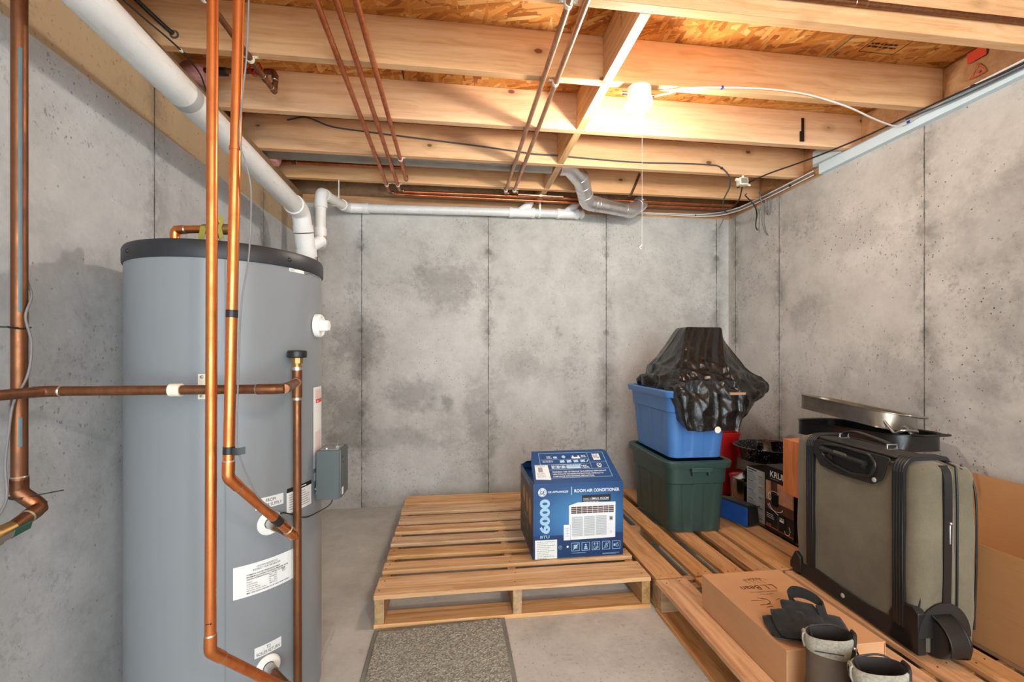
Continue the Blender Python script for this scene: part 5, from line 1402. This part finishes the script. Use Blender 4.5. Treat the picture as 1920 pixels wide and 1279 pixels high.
# speckled roaster on top of pot and carton
t = thing('enamel_pan', 'round black speckled enamel pan resting on pot lid and carton', 'pan', (1.965, 2.555, .433))
MB().lathe([(0, .0), (.150, .0), (.170, .008), (.186, .078), (.192, .084), (.203, .086), (.205, .090), (.200, .093), (.188, .091), (.180, .080), (.165, .014), (0, .006)], (1.955, 2.555, .4335), (0, 0, 1), 56).out('pan_body', M['enamel'], t)
hb = MB(); hb.tube([(1.790, 2.50, .488), (1.765, 2.475, .490), (1.775, 2.445, .490), (1.805, 2.440, .488)], .006, 10); hb.out('pan_handle', M['enamel'], t)

# carton and wooden crate holding the roasters behind the suitcase
o = MB().box((1.73, 1.875, ZD+.001), (2.12, 2.035, .404)).out('carton', M['card'], bevel=.002); tag(o, 'plain brown carton under orange wooden crate behind suitcase', 'box')
t = thing('wooden_crate', 'orange wooden box end showing between coffee carton and suitcase', 'crate', (1.85, 1.95, .405))
MB().box((1.640, 1.88, .405), (2.12, 2.04, .676)).out('crate_body', m_wood('orange stained pine', (176, 92, 36), (206, 118, 54), (222, 140, 72), 2, kscale=(5, 9)), t, bevel=.003)
MB().box((1.6385, 1.8785, .43), (1.70, 1.8805, .433)).out('ink_line', M['print_brown'], t)
def pan_oval(nm, label, c, hx, hy, h, tilt, mat, flare=.12, tx=0.):
    t = thing(nm, label, 'roasting pan', c)
    mb = MB(); prev = None; first = None
    for (f, z, r_) in ((.0, .0, .05), (.0, .004, .06), (flare*.9, h*.93, .09), (flare, h*.97, .095), (flare+.07, h, .10), (flare+.07, h+.003, .10), (flare-.03, h*.97, .09), (flare*.2-.04, .007, .06)):
        hx_, hy_ = hx*(1+f*.5), hy*(1+f*.35)
        loop = [mb.bm.verts.new((c[0]+x, c[1]+y, c[2]+z+tilt*y+tx*x)) for x, y, *_ in rrect(0, 0, hx_, hy_, min(r_, hx_*.9), 10, 8)]
        if prev: mb.bridge(prev, loop)
        else: first = loop
        prev = loop
    mb.face(first[::-1]); mb.face(prev)
    mb.out('pan_body', mat, t, smooth=40)
    return t
M['roaster_black'] = m_plain('black roaster', (30, 28, 27), .32, var=.2)
M['roaster_steel'] = m_plain('worn steel roaster', (156, 146, 132), .34, .75, .25, 9)
t = pan_oval('roasting_pan', 'black roasting pan under the shiny metal one behind suitcase', (1.965, 1.925, .679), .125, .285, .072, -.03, M['roaster_black'])
mb = MB()
mb.tube(fillet([(1.90, 1.625, .763), (1.90, 1.575, .768), (2.03, 1.575, .768), (2.03, 1.625, .763)], .02, 5), .005, 10)
mb.out('pan_handle', M['roaster_black'], t)
t = pan_oval('roasting_pan', 'shiny steel roasting pan tilted on top, with wire loop handles', (1.960, 1.960, .779), .105, .250, .072, .070, M['roaster_steel'], tx=-.13)
MB().tube(fillet([(1.925, 1.718, .834), (1.930, 1.665, .838), (2.030, 1.665, .825), (2.035, 1.718, .820)], .02, 6), .0050, 10).out('wire_handle', M['steel'], t)
mb = MB()
P_h = fillet([(1.880, 1.735, .812), (1.868, 1.672, .760), (1.872, 1.640, .782), (1.945, 1.640, .775), (1.955, 1.672, .752), (1.965, 1.725, .800)], .016, 5)
mb.tube(P_h, .0058, 10)
mb.out('wire_handle', M['steel'], t)
# ------------------------------------------------------------------ suitcase
SB = Vector((1.470, 1.238, 0)); es = Vector((.068, .9977, 0)); ed = Vector((.9977, -.068, 0))
SW, SD, SZ0, SZ1 = .565, .222, .150, .752
def sc(s, d, z): return SB+es*s+ed*d+Vector((0, 0, z))
g = NT('olive suitcase cloth'); P_ = g.obj()
n_ = g.noise(P_, 5, 5, .6).outputs['Fac']; w_ = g.noise(P_, 520, 2).outputs['Fac']
g.base(g.ramp(g.math('ADD', g.math('MULTIPLY', n_, .6), g.math('MULTIPLY', w_, .4)), [(.35, srgb((88, 82, 66))), (.65, srgb((120, 113, 92)))]))
g.rough(.8); g.b.inputs['Sheen Weight'].default_value = .25; g.b.inputs['Specular IOR Level'].default_value = .25
g.bump(g.math('ADD', g.math('MULTIPLY', w_, .35), g.math('MULTIPLY', g.noise(g.mapping(P_, (9, 9, 4)), 1, 4, .5, .6).outputs['Fac'], 1.5)), .35, .01)
M['case_cloth'] = g.m
M['case_black'] = m_plain('suitcase black trim', (28, 27, 26), .4, var=.2, scale=30, bump=.1)
M['case_matte'] = m_plain('suitcase black guard', (34, 31, 29), .55, var=.15)
t = thing('suitcase', 'olive and black wheeled suitcase standing on pallet at right', 'suitcase', sc(SW/2, SD/2, ZD))
def case_loft(mb, s0, s1, d0, d1, z0, z1, rad, nu=48, nz=18, bulge=.0, wrinkle=0., seed=0):
    prev = None; first = None
    for j in range(nz+1):
        q = j/nz
        # rounded top edge, firmer bottom
        k = 1.
        zz = z0+(z1-z0)*q; inset = 0.
        top = (z1-zz)
        if top < rad: inset = rad-math.sqrt(max(0, rad*rad-(rad-top)**2))
        hx = (s1-s0)/2-inset; hy = (d1-d0)/2-inset
        loop = []
        for x, y, nx, ny, *_ in rrect((s0+s1)/2, (d0+d1)/2, hx, hy, max(.012, min(rad, hy*.9)), 16, 6):
            b = bulge*math.sin(PI*min(1, q*1.1))
            b += wrinkle*mnoise.noise(Vector((x*9+seed, y*9, zz*7)))
            loop.append(mb.bm.verts.new(sc(x+nx*b, y+ny*b, zz)))
        if prev: mb.bridge(prev, loop)
        else: first = loop
        prev = loop
    mb.face(first[::-1]); mb.face(prev)
    return mb
zl = [0]
mb = case_loft(MB(), 0, SW, 0, SD*.62, SZ0, SZ1, .035, nz=40, bulge=.004, wrinkle=.004); mb.out('main_body', M['case_cloth'], t, smooth=60)
mb = case_loft(MB(), .018, SW-.018, SD*.58, SD*1.06, SZ0-.008, SZ1-.012, .05, nz=40, bulge=.006, wrinkle=.007, seed=4); mb.out('front_pocket', M['case_cloth'], t, smooth=60)
# rubber bars running up the back face and over the top
def bar(s, nm='corner_bar'):
    mb = MB()
    path = [(s, -.006, SZ0+.06), (s, -.007, SZ1-.10), (s, -.006, SZ1-.034), (s, .006, SZ1-.008), (s, .034, SZ1+.006), (s, SD*.60, SZ1+.006), (s, SD*.64, SZ1-.002)]
    P = [sc(*p) for p in path]
    P = smooth_path(P, 5)
    mb.ribbon(P, es*.021, .010)
    for o in (-.015, -.005, .005, .015): mb.tube([p+es*o+((p-sc(s, .1, .45)).normalized()*.004) for p in P], .0042, 6)
    return mb.out(nm, M['case_black'], t, smooth=40)
bar(.060); bar(SW-.105)
# piping lines
def piping(pts, r_=.0035, nm='piping', mt='case_black'): return MB().tube(smooth_path([sc(*p) for p in pts], 5), r_, 8).out(nm, M[mt], t, smooth=60)
piping([(.004, SD*.60, SZ0+.02), (.0015, SD*.60, .45), (.004, SD*.60, SZ1-.05), (.03, SD*.60, SZ1-.006), (.2, SD*.60, SZ1+.001), (SW-.05, SD*.60, SZ1), (SW-.006, SD*.60, SZ1-.04)])
piping([(.010, SD*.02, .235), (.004, .024, .45), (.006, .022, SZ1-.05), (.02, .03, SZ1-.014)], .0028)
piping([(.026, SD*.99, .2), (.020, SD*1.0, .45), (.024, SD*.99, SZ1-.09), (.05, SD*.90, SZ1-.016)], .003)
# zipper band on the end
mb = MB(); mb.ribbon(smooth_path([sc(-.0045, SD*.40, .235), sc(-.0075, SD*.405, .45), sc(-.0055, SD*.42, SZ1-.06), sc(.012, SD*.43, SZ1-.008)], 6), ed*.0135, .004)
z_ = mb.out('zip_band', M['case_black'], t, smooth=40)
mb = MB(); mb.tube([sc(-.010, SD*.43, .56), sc(-.012, SD*.42, .53), sc(-.010, SD*.43, .50)], .003, 8); mb.sphere(sc(-.012, SD*.43, .565), .006, 10); mb.out('zip_pull', M['steel'], z_)
# guards: outlines on the back face
def face_plate(nm, pts, th, mat, label=None, bev=.002, base=-.004, parent=None):
    return MB().prism(pts, lambda s, z, d: sc(s, base-d, z), 0, th).out(nm, mat, parent or t, label, bevel=bev, bseg=3)
def rounded(pts, r_): 
    P = fillet([Vector((p[0], p[1], 0)) for p in pts+[pts[0], pts[1]]], r_, 6)
    return [(p.x, p.y) for p in P[1:-1]]
go = rounded([(.435, .752), (.448, .70), (.405, .648), (.31, .637), (.16, .641), (.122, .665), (.105, .715), (.085, .752)], .03)
gd = face_plate('handle_guard', go, .006, M['case_matte'])
mb = MB(); mb.prism(rounded([(.085, -.006), (.435, -.006), (.44, .04), (.40, .098), (.10, .098), (.07, .04)], .025), lambda s, d, z: sc(s, d+.006, z), SZ1-.002, SZ1+.009); mb.out('top_guard', M['case_matte'], t, bevel=.004)
ring = rounded([(.398, .700), (.385, .738), (.300, .747), (.165, .744), (.142, .715), (.16, .672), (.24, .655), (.33, .668)], .025)
mb = MB(); mb.tube([sc(s, -.012, z) for s, z in ring+[ring[0]]], .007, 10); mb.out('recess_rim', M['case_black'], gd, smooth=60)
face_plate('recess', [(s*.96+.0108, z*.98+.0142) for s, z in ring], .002, m_flat('recess dark', (14, 13, 13), .6), base=-.0095, parent=gd)
mb = MB(); mb.tube([sc(.375, -.026, .722), sc(.17, -.026, .712)], .013, 14, flat=.8)
for s in (.345, .19): mb.cyl(sc(s, -.026, .712), sc(s, -.008, .690), .009)
mb.out('trolley_grip', M['black'], gd, smooth=50)
MB().prism([(.24, .720), (.305, .723), (.300, .733), (.245, .730)], lambda s, z, d: sc(s, -.034-d, z), 0, .004).out('grip_button', m_plain('grey button', (90, 88, 84), .4), gd, bevel=.001)
bo = [(.548, .170), (.50, .198), (.42, .212), (.30, .206), (.18, .205), (.10, .214), (.012, .232), (.006, SZ0-.004), (.555, SZ0-.004)]
face_plate('bottom_guard', bo, .006, M['case_matte'], None, .003)
rv = m_plain('grey rivet', (176, 176, 172), .4)
for s, z in ((.150, .660), (.288, .176)): MB().lathe([(.0085, 0), (.0085, .002), (.005, .0035), (0, .004)], sc(s, -.0105, z), -ed, 18).out('rivet', rv, t, 'grey round rivet', smooth=60)
# carry handle
mb = MB(); hp = smooth_path([sc(.385, .075, SZ1+.010), sc(.375, .078, SZ1+.034), sc(.33, .080, SZ1+.043), sc(.25, .080, SZ1+.036), sc(.185, .078, SZ1+.026), sc(.172, .075, SZ1+.010)], 6)
mb.ribbon(hp, ed*.011, .007)
ch = mb.out('carry_handle', M['case_black'], t, bevel=.002)
for s in (.385, .172): MB().tube([sc(s, .058, SZ1+.011), sc(s, .058, SZ1+.026), sc(s, .094, SZ1+.026), sc(s, .094, SZ1+.011)], .003, 8).box(sc(s-.008, .055, SZ1+.009), sc(s+.008, .097, SZ1+.013)).out('handle_ring', M['steel'], ch)
# wheel at the near corner, foot at the far corner
wz = ZD+.0625; wc = sc(.006, .058, wz)
wh = MB(); wh.lathe([(.0, -.018), (.048, -.018), (.059, -.013), (.0615, -.006), (.0615, .006), (.059, .013), (.048, .018), (.028, .018), (.025, .013), (0, .013)], wc, ed, 40)
wh.out('wheel', m_plain('wheel rubber', (40, 40, 40), .5), t, smooth=40)
hs = MB()
arc = [sc(.006+.078*math.cos(a), 0, wz+.078*math.sin(a)) for a in [-PI*.02+PI*1.10*k/18 for k in range(19)]]
hs.ribbon([p+ed*.062 for p in arc], ed*.030, .005)
hs.prism([(.006+.080*math.cos(a), wz+.080*math.sin(a)) for a in [-PI*.12+PI*1.10*k/16 for k in range(17)]]+[(-.066, wz-.030), (-.03, wz-.052), (.03, wz-.052)], lambda s, z, d: sc(s, .093+d, z), 0, .009)
hs.prism([(.095, SZ0-.004), (.095, wz+.035), (.066, wz+.086), (.010, wz+.096), (-.008, wz+.08), (-.008, SZ0-.004)], lambda s, z, d: sc(s, .016+d, z), -.026, .002)
hs.out('wheel_housing', M['case_black'], t, smooth=35, bevel=.002)
MB().prism([(.100*math.cos(a), .110*math.sin(a)) for a in [PI*k/20 for k in range(21)]], lambda u, v, d: sc(-.006-d, .080+u*.9, wz+.004+v), 0, .003).out('wheel_arch', M['case_matte'], t)
MB().lathe([(0, .0), (.009, .0), (.008, .003), (0, .0035)], sc(.006, .102, wz), ed, 18).out('wheel_hub', M['black'], t)
mb = MB(); mb.box(sc(SW-.04, -.012, ZD+.001), sc(SW+.006, .10, SZ0+.03)); mb.prism([(SW-.055, SZ0), (SW-.05, SZ0+.07), (SW-.02, SZ0+.085), (SW+.012, SZ0+.03), (SW+.012, SZ0)], lambda s, z, d: sc(s, -.016+d, z), 0, .03)
mb.out('corner_foot', M['case_black'], t, bevel=.004)
for s in (SW-.0, .03): MB().lathe([(.0, -.012), (.030, -.012), (.034, -.006), (.034, .006), (.030, .012), (0, .012)], sc(s, .150, ZD+.035), ed, 28).out('rear_wheel', M['black'], t)

# ------------------------------------------------------------------ cardboard box by the right wall
t = thing('cardboard_box', 'open brown cardboard box against right wall, behind the suitcase', 'box', (1.92, 1.1, ZD))
cx0, cx1, cy0, cy1, cz = 1.737, 2.12, .62, 1.58, .470
w = .005
for nm, lo, hi in (('front_panel', (cx0, cy0, ZD+.001), (cx0+w, cy1, cz)), ('rear_panel', (cx1-w, cy0, ZD+.001), (cx1, cy1, cz)), ('side_panel', (cx0+w, cy0, ZD+.001), (cx1-w, cy0+w, cz)), ('side_panel', (cx0+w, cy1-w, ZD+.001), (cx1-w, cy1, cz)), ('base_panel', (cx0+w, cy0+w, ZD+.001), (cx1-w, cy1-w, ZD+.006))):
    MB().box(lo, hi).out(nm, M['card'], t, bevel=.001)
MB().prism([(cy0, 0), (cy1, 0), (cy1-.01, .145), (cy0+.01, .145)], lambda u, v, d: (cx1-.004+d-v*.05, u, cz+v), 0, .004).out('flap', M['card'], t)
MB().prism([(cx0, 0), (cx1, 0), (cx1-.02, .16), (cx0+.02, .16)], lambda u, v, d: (u, cy1+.001+v*.25-d, cz+.001-v*.35), 0, .004).out('flap', M['card'], t)

# ------------------------------------------------------------------ shoe box and pouch
t = thing('shoe_box', 'flat tan cardboard shoe box on the near pallet', 'box', (1.098, 1.37, ZD))
sx0, sx1, sy0, sy1, sz = .938, 1.2575, 1.152, 1.588, .2605
M['shoe_card'] = m_card('tan box card', (206, 156, 112))
MB().box((sx0+.002, sy0+.002, ZD+.001), (sx1-.002, sy1-.002, sz-.004)).out('box_body', M['shoe_card'], t, bevel=.002)
mb = MB(); mb.box((sx0, sy0, sz-.004), (sx1, sy1, sz)); mb.box((sx0, sy0, ZD+.018), (sx0+.0016, sy1, sz-.004)); mb.box((sx1-.0016, sy0, ZD+.018), (sx1, sy1, sz-.004))
mb.out('box_lid', M['shoe_card'], t, bevel=.0015)
g = GFX(); INK = m_flat('brown box print', (92, 52, 30), .7)
g.text('L.L.Bean', 0, 0, .042, 0, width=.128, align='c'); g.text('FREEPORT MAINE U.S.A.', 0, .040, .008, 0, width=.105, align='c'); g.text('SINCE 1912', 0, .055, .008, 0, width=.05, align='c')
for k in range(4): g.line([(-.045+.018*k+.01, -.045), (-.05+.02*k, -.012)], .0014, 0)
for k in range(12): g.line([(-.05+.006*k, -.045-.008*random.random()), (-.045+.006*k, -.028-.012*random.random())], .0018, 0)
g.line([(-.075, -.030), (-.05, -.045), (-.02, -.050), (.0, -.042)], .0016, 0)
g.build('lid_print', lambda u, v, d: (1.088-u, 1.488-v, sz+d), [INK], t)
g = GFX(); g.line([(1.005, 1.398), (1.052, 1.398)], .0025, 0); g.annulus(1.050, 1.392, .016, .0185, 0, 1, 16, -PI*.55, PI*.5); g.line([(1.02, 1.372), (1.06, 1.372)], .0025, 0); g.line([(1.033, 1.358), (1.055, 1.358)], .0025, 0); g.line([(1.095, 1.392), (1.115, 1.40)], .0025, 0); g.line([(1.04, 1.415), (1.06, 1.400)], .002, 0)
g.build('pen_writing', lambda u, v, d: (u, v, sz+d), [INK], t)

M['webbing'] = m_fabric('black webbing', (30, 30, 31), scale=300, rough=.75)
t = thing('waist_pouch', 'black folded fabric pouch with strap loop on the shoe box', 'pouch', (1.06, 1.27, sz))
def slab(nm, c, hx, hy, th, rot, tiltx=0., tilty=0., seed=0., amp=.006):
    mb = MB(); n_ = 14; R_ = Matrix.Rotation(rot, 3, 'Z'); c = Vector(c)
    for side in (1, -1):
        V_ = []
        for j in range(n_):
            row = []
            for i in range(n_):
                u, v = -1+2*i/(n_-1), -1+2*j/(n_-1)
                e = max(abs(u), abs(v)); p = Vector((u*hx, v*hy, side*th/2*math.sqrt(max(0, 1-e**8))))
                p.z += amp*.6*mnoise.noise(Vector((u*2+seed, v*2, seed)))+tiltx*u*hx+tilty*v*hy
                p.x *= 1-.10*abs(v)**3; p.y *= 1-.10*abs(u)**3
                row.append(mb.bm.verts.new(c+R_ @ p))
            V_.append(row)
        for j in range(n_-1):
            for i in range(n_-1):
                q = (V_[j][i], V_[j][i+1], V_[j+1][i+1], V_[j+1][i]); mb.face(q if side > 0 else q[::-1])
    bmesh.ops.remove_doubles(mb.bm, verts=mb.bm.verts, dist=.0004)
    bnd = [e for e in mb.bm.edges if e.is_boundary]
    if bnd:
        try: bmesh.ops.bridge_loops(mb.bm, edges=bnd)
        except Exception: pass
    return mb.out(nm, M['webbing'], t, smooth=70)
slab('pouch_back', (1.040, 1.222, sz+.011), .095, .062, .016, -.30, seed=1, amp=.003)
slab('pouch_flap', (1.014, 1.222, sz+.030), .050, .066, .014, -.42, .05, .10, seed=3)
slab('pouch_flap', (1.072, 1.250, sz+.036), .052, .066, .014, -.42, .0, .10, seed=6)
slab('pouch_side', (1.135, 1.215, sz+.018), .045, .055, .026, -.5, seed=9)
mb = MB(); lp = smooth_path([(1.085, 1.290, sz+.040), (1.082, 1.318, sz+.050), (1.104, 1.328, sz+.062), (1.135, 1.312, sz+.062), (1.160, 1.280, sz+.050), (1.150, 1.250, sz+.042), (1.115, 1.240, sz+.048)], 6)
mb.ribbon(lp, Vector((.004, .012, .012)), .004); mb.out('strap_loop', M['webbing'], t, smooth=60, bevel=.001)
mb = MB(); mb.ribbon([(.985, 1.225, sz+.010), (.965, 1.215, sz+.003), (.945, 1.222, sz+.004)], (.002, .006, 0), .003); mb.out('strap_end', M['webbing'], t)

# ------------------------------------------------------------------ hiking boots
M['boot_brown'] = m_plain('brown boot leather', (84, 70, 56), .65, var=.15, scale=30, bump=.15, bscale=140)
M['boot_grey'] = m_fabric('grey padded collar', (150, 146, 132), scale=200, rough=.8)
M['boot_black'] = m_plain('black boot lining', (30, 26, 26), .7, var=.2)
M['boot_sole'] = m_plain('black sole rubber', (30, 29, 28), .7)
M['lace'] = m_plain('black laces', (44, 42, 42), .6, var=.5, scale=120)
def boot(label, base, yaw, hgt=.225, mirror=1, SCL=.82):
    """shaft centre above base; the toe points along local +x"""
    base = Vector(base); cy_, sy_ = math.cos(yaw), math.sin(yaw)
    def L(x, y, z): x *= SCL; y *= SCL*mirror; z *= SCL; return Vector((base.x+x*cy_-y*sy_, base.y+x*sy_+y*cy_, base.z+z))
    t = thing('hiking_boot', label, 'boot', base, 'pair of hiking boots')
    def outline(x0, x1, hw, n_=36, heel=.9):
        out = []
        for k in range(n_):
            a = 2*PI*k/n_; c, s = math.cos(a), math.sin(a)
            x = (x0+x1)/2+(x1-x0)/2*math.copysign(abs(c)**.8, c)
            w = hw*(1.0+.10*c) if x1-x0 > .2 else hw
            out.append((x, math.copysign(abs(s)**.8, s)*w))
        return out
    def loft(rows, nm, mat, parent=t, close0=True, close1=True):
        mb = MB(); prev = None; first = None
        for (x0, x1, hw, z, dz) in rows:
            loop = [mb.bm.verts.new(L(x, y, z+dz*((x-x0)/(x1-x0)-.5))) for x, y in outline(x0, x1, hw)]
            if prev: mb.bridge(prev, loop)
            else: first = loop
            prev = loop
        if close0: mb.face(first[::-1])
        if close1: mb.face(prev)
        return mb.out(nm, mat, parent, smooth=60)
    loft([(-.075, .225, .048, .0, 0), (-.080, .232, .052, .008, 0), (-.078, .230, .051, .030, .006), (-.074, .222, .049, .034, .006)], 'sole', M['boot_sole'])
    up = loft([(-.073, .221, .048, .032, .005), (-.074, .222, .050, .05, .0), (-.072, .205, .049, .075, -.012), (-.069, .150, .047, .10, -.022), (-.066, .098, .046, .125, -.02), (-.066, .078, .046, .15, -.008), (-.067, .071, .0465, hgt-.060, 0)], 'upper', M['boot_brown'], close1=False)
    loft([(-.0672, .0705, .0468, hgt-.062, .0), (-.072, .073, .0515, hgt-.048, .004), (-.074, .076, .0535, hgt-.030, .010), (-.073, .078, .0535, hgt-.012, .020), (-.071, .078, .052, hgt, .026), (-.066, .073, .047, hgt+.003, .026)], 'collar', M['boot_grey'], close0=False, close1=False)
    loft([(-.066, .073, .047, hgt+.003, .026), (-.0600, .0675, .0425, hgt-.003, .022), (-.0565, .0615, .0395, hgt-.05, 0), (-.055, .0595, .0385, .06, 0)], 'lining', M['boot_black'], close0=False)
    # tongue standing up at the front of the shaft
    mb = MB(); rows = []
    for j in range(9):
        q = j/8; z = .12+(hgt+.028-.12)*q; w = .034+.006*math.sin(PI*q)
        if q > .85: w *= .8
        rows.append([(.070+.010*q-abs(i-3)*.0035*(1-.3*q), (i-3)/3*w, z) for i in range(7)])
    V_ = [[mb.bm.verts.new(L(*p)) for p in r_] for r_ in rows]
    for j in range(8):
        for i in range(6): mb.face((V_[j][i], V_[j][i+1], V_[j+1][i+1], V_[j+1][i]))
    tg = mb.out('tongue', M['boot_black'], t, smooth=80); md = tg.modifiers.new('Solidify', 'SOLIDIFY'); md.thickness = .010; md.offset = 0
    md2 = tg.modifiers.new('Subsurf', 'SUBSURF'); md2.levels = md2.render_levels = 1
    # heel loop, hooks, laces
    MB().ribbon([L(-.0705, 0, hgt-.060), L(-.0755, 0, hgt-.042), L(-.0770, 0, hgt-.028), L(-.0755, 0, hgt-.014), L(-.071, 0, hgt-.008)], (Vector((-sy_, cy_, 0))*.010), .004).out('pull_loop', M['boot_grey'], t)
    MB().ribbon([L(-.0765, 0, hgt-.044), L(-.0795, 0, hgt-.028), L(-.0782, 0, hgt-.016)], (Vector((-sy_, cy_, 0))*.004), .003).out('heel_slot', M['boot_black'], t)
    for s in (-1, 1):
        for z, x in ((hgt-.012, .072), (.182, .068), (.158, .074), (.138, .088), (.120, .108)):
            p = L(x, s*.034, z); MB().lathe([(0, -.003), (.0045, -.003), (.0045, .002), (.0025, .004), (.0045, .006), (0, .007)], p, (L(x+1, s*1.2, z)-L(x, 0, z)).normalized(), 12).out('lace_hook', M['steel'], t)
    z_ = [(hgt-.008, .083), (.186, .080), (.162, .084), (.142, .097), (.124, .116)]
    def lace(pts, r_): MB().tube(smooth_path([L(*p) for p in pts], 5), r_, 6).out('lace', M['lace'], t)
    for q in range(4):
        for s in (-1, 1): lace([(z_[q][1]-.008, s*.034, z_[q][0]), ((z_[q][1]+z_[q+1][1])/2+.008, 0, (z_[q][0]+z_[q+1][0])/2+.002), (z_[q+1][1]-.008, -s*.034, z_[q+1][0])], .0022)
    lace([(.074, .034, hgt-.01), (.03, .050, hgt+.012), (-.03, .046, hgt-.002), (-.052, .030, hgt-.008), (-.04, .012, hgt-.04), (0.0, .01, hgt-.07)], .0024)
    lace([(.072, -.03, hgt-.01), (.05, -.018, hgt-.03), (.02, -.02, hgt-.055), (.03, .01, hgt-.06)], .0024)
    # stitched side panel
    MB().tube([L(x, -.0530, hgt-.040+.006*(x/.05)) for x in (-.045, -.02, .01, .04)], .0012, 6).out('stitch_line', M['boot_black'], t)
    return t
boot('taller grey and brown hiking boot beside the shoe box corner', (.990, 1.068, ZD+.001), -.62, .300, SCL=.74)
boot('lower hiking boot cut off by bottom of picture, black tongue raised', (1.010, .945, ZD+.001), -.50, .296, SCL=.74)
# ------------------------------------------------------------------ light and camera
lamp(.95, -1.0, 'round white ceiling lamp holder behind the camera with lit bulb', BULB2)
W = bpy.data.worlds.new('World'); S.world = W; W.use_nodes = True
bg = W.node_tree.nodes['Background']; bg.inputs[0].default_value = (.80, .92, 1.0, 1); bg.inputs[1].default_value = WORLD
cam = bpy.data.cameras.new('camera'); co = bpy.data.objects.new('camera', cam); COL.objects.link(co)
cam.sensor_width = 36; cam.lens = 832.73/1920*36; cam.shift_y = (659.8-639.5)/1920
cam.clip_start = .02
co.location = (0, 0, 1.1115); co.rotation_euler = (PI/2, 0, -.1296)
S.camera = co
S.view_settings.view_transform = 'Standard'; S.view_settings.look = 'None'
S.view_settings.gamma = 1; S.view_settings.exposure = EXPO; S.view_settings.use_curve_mapping = False
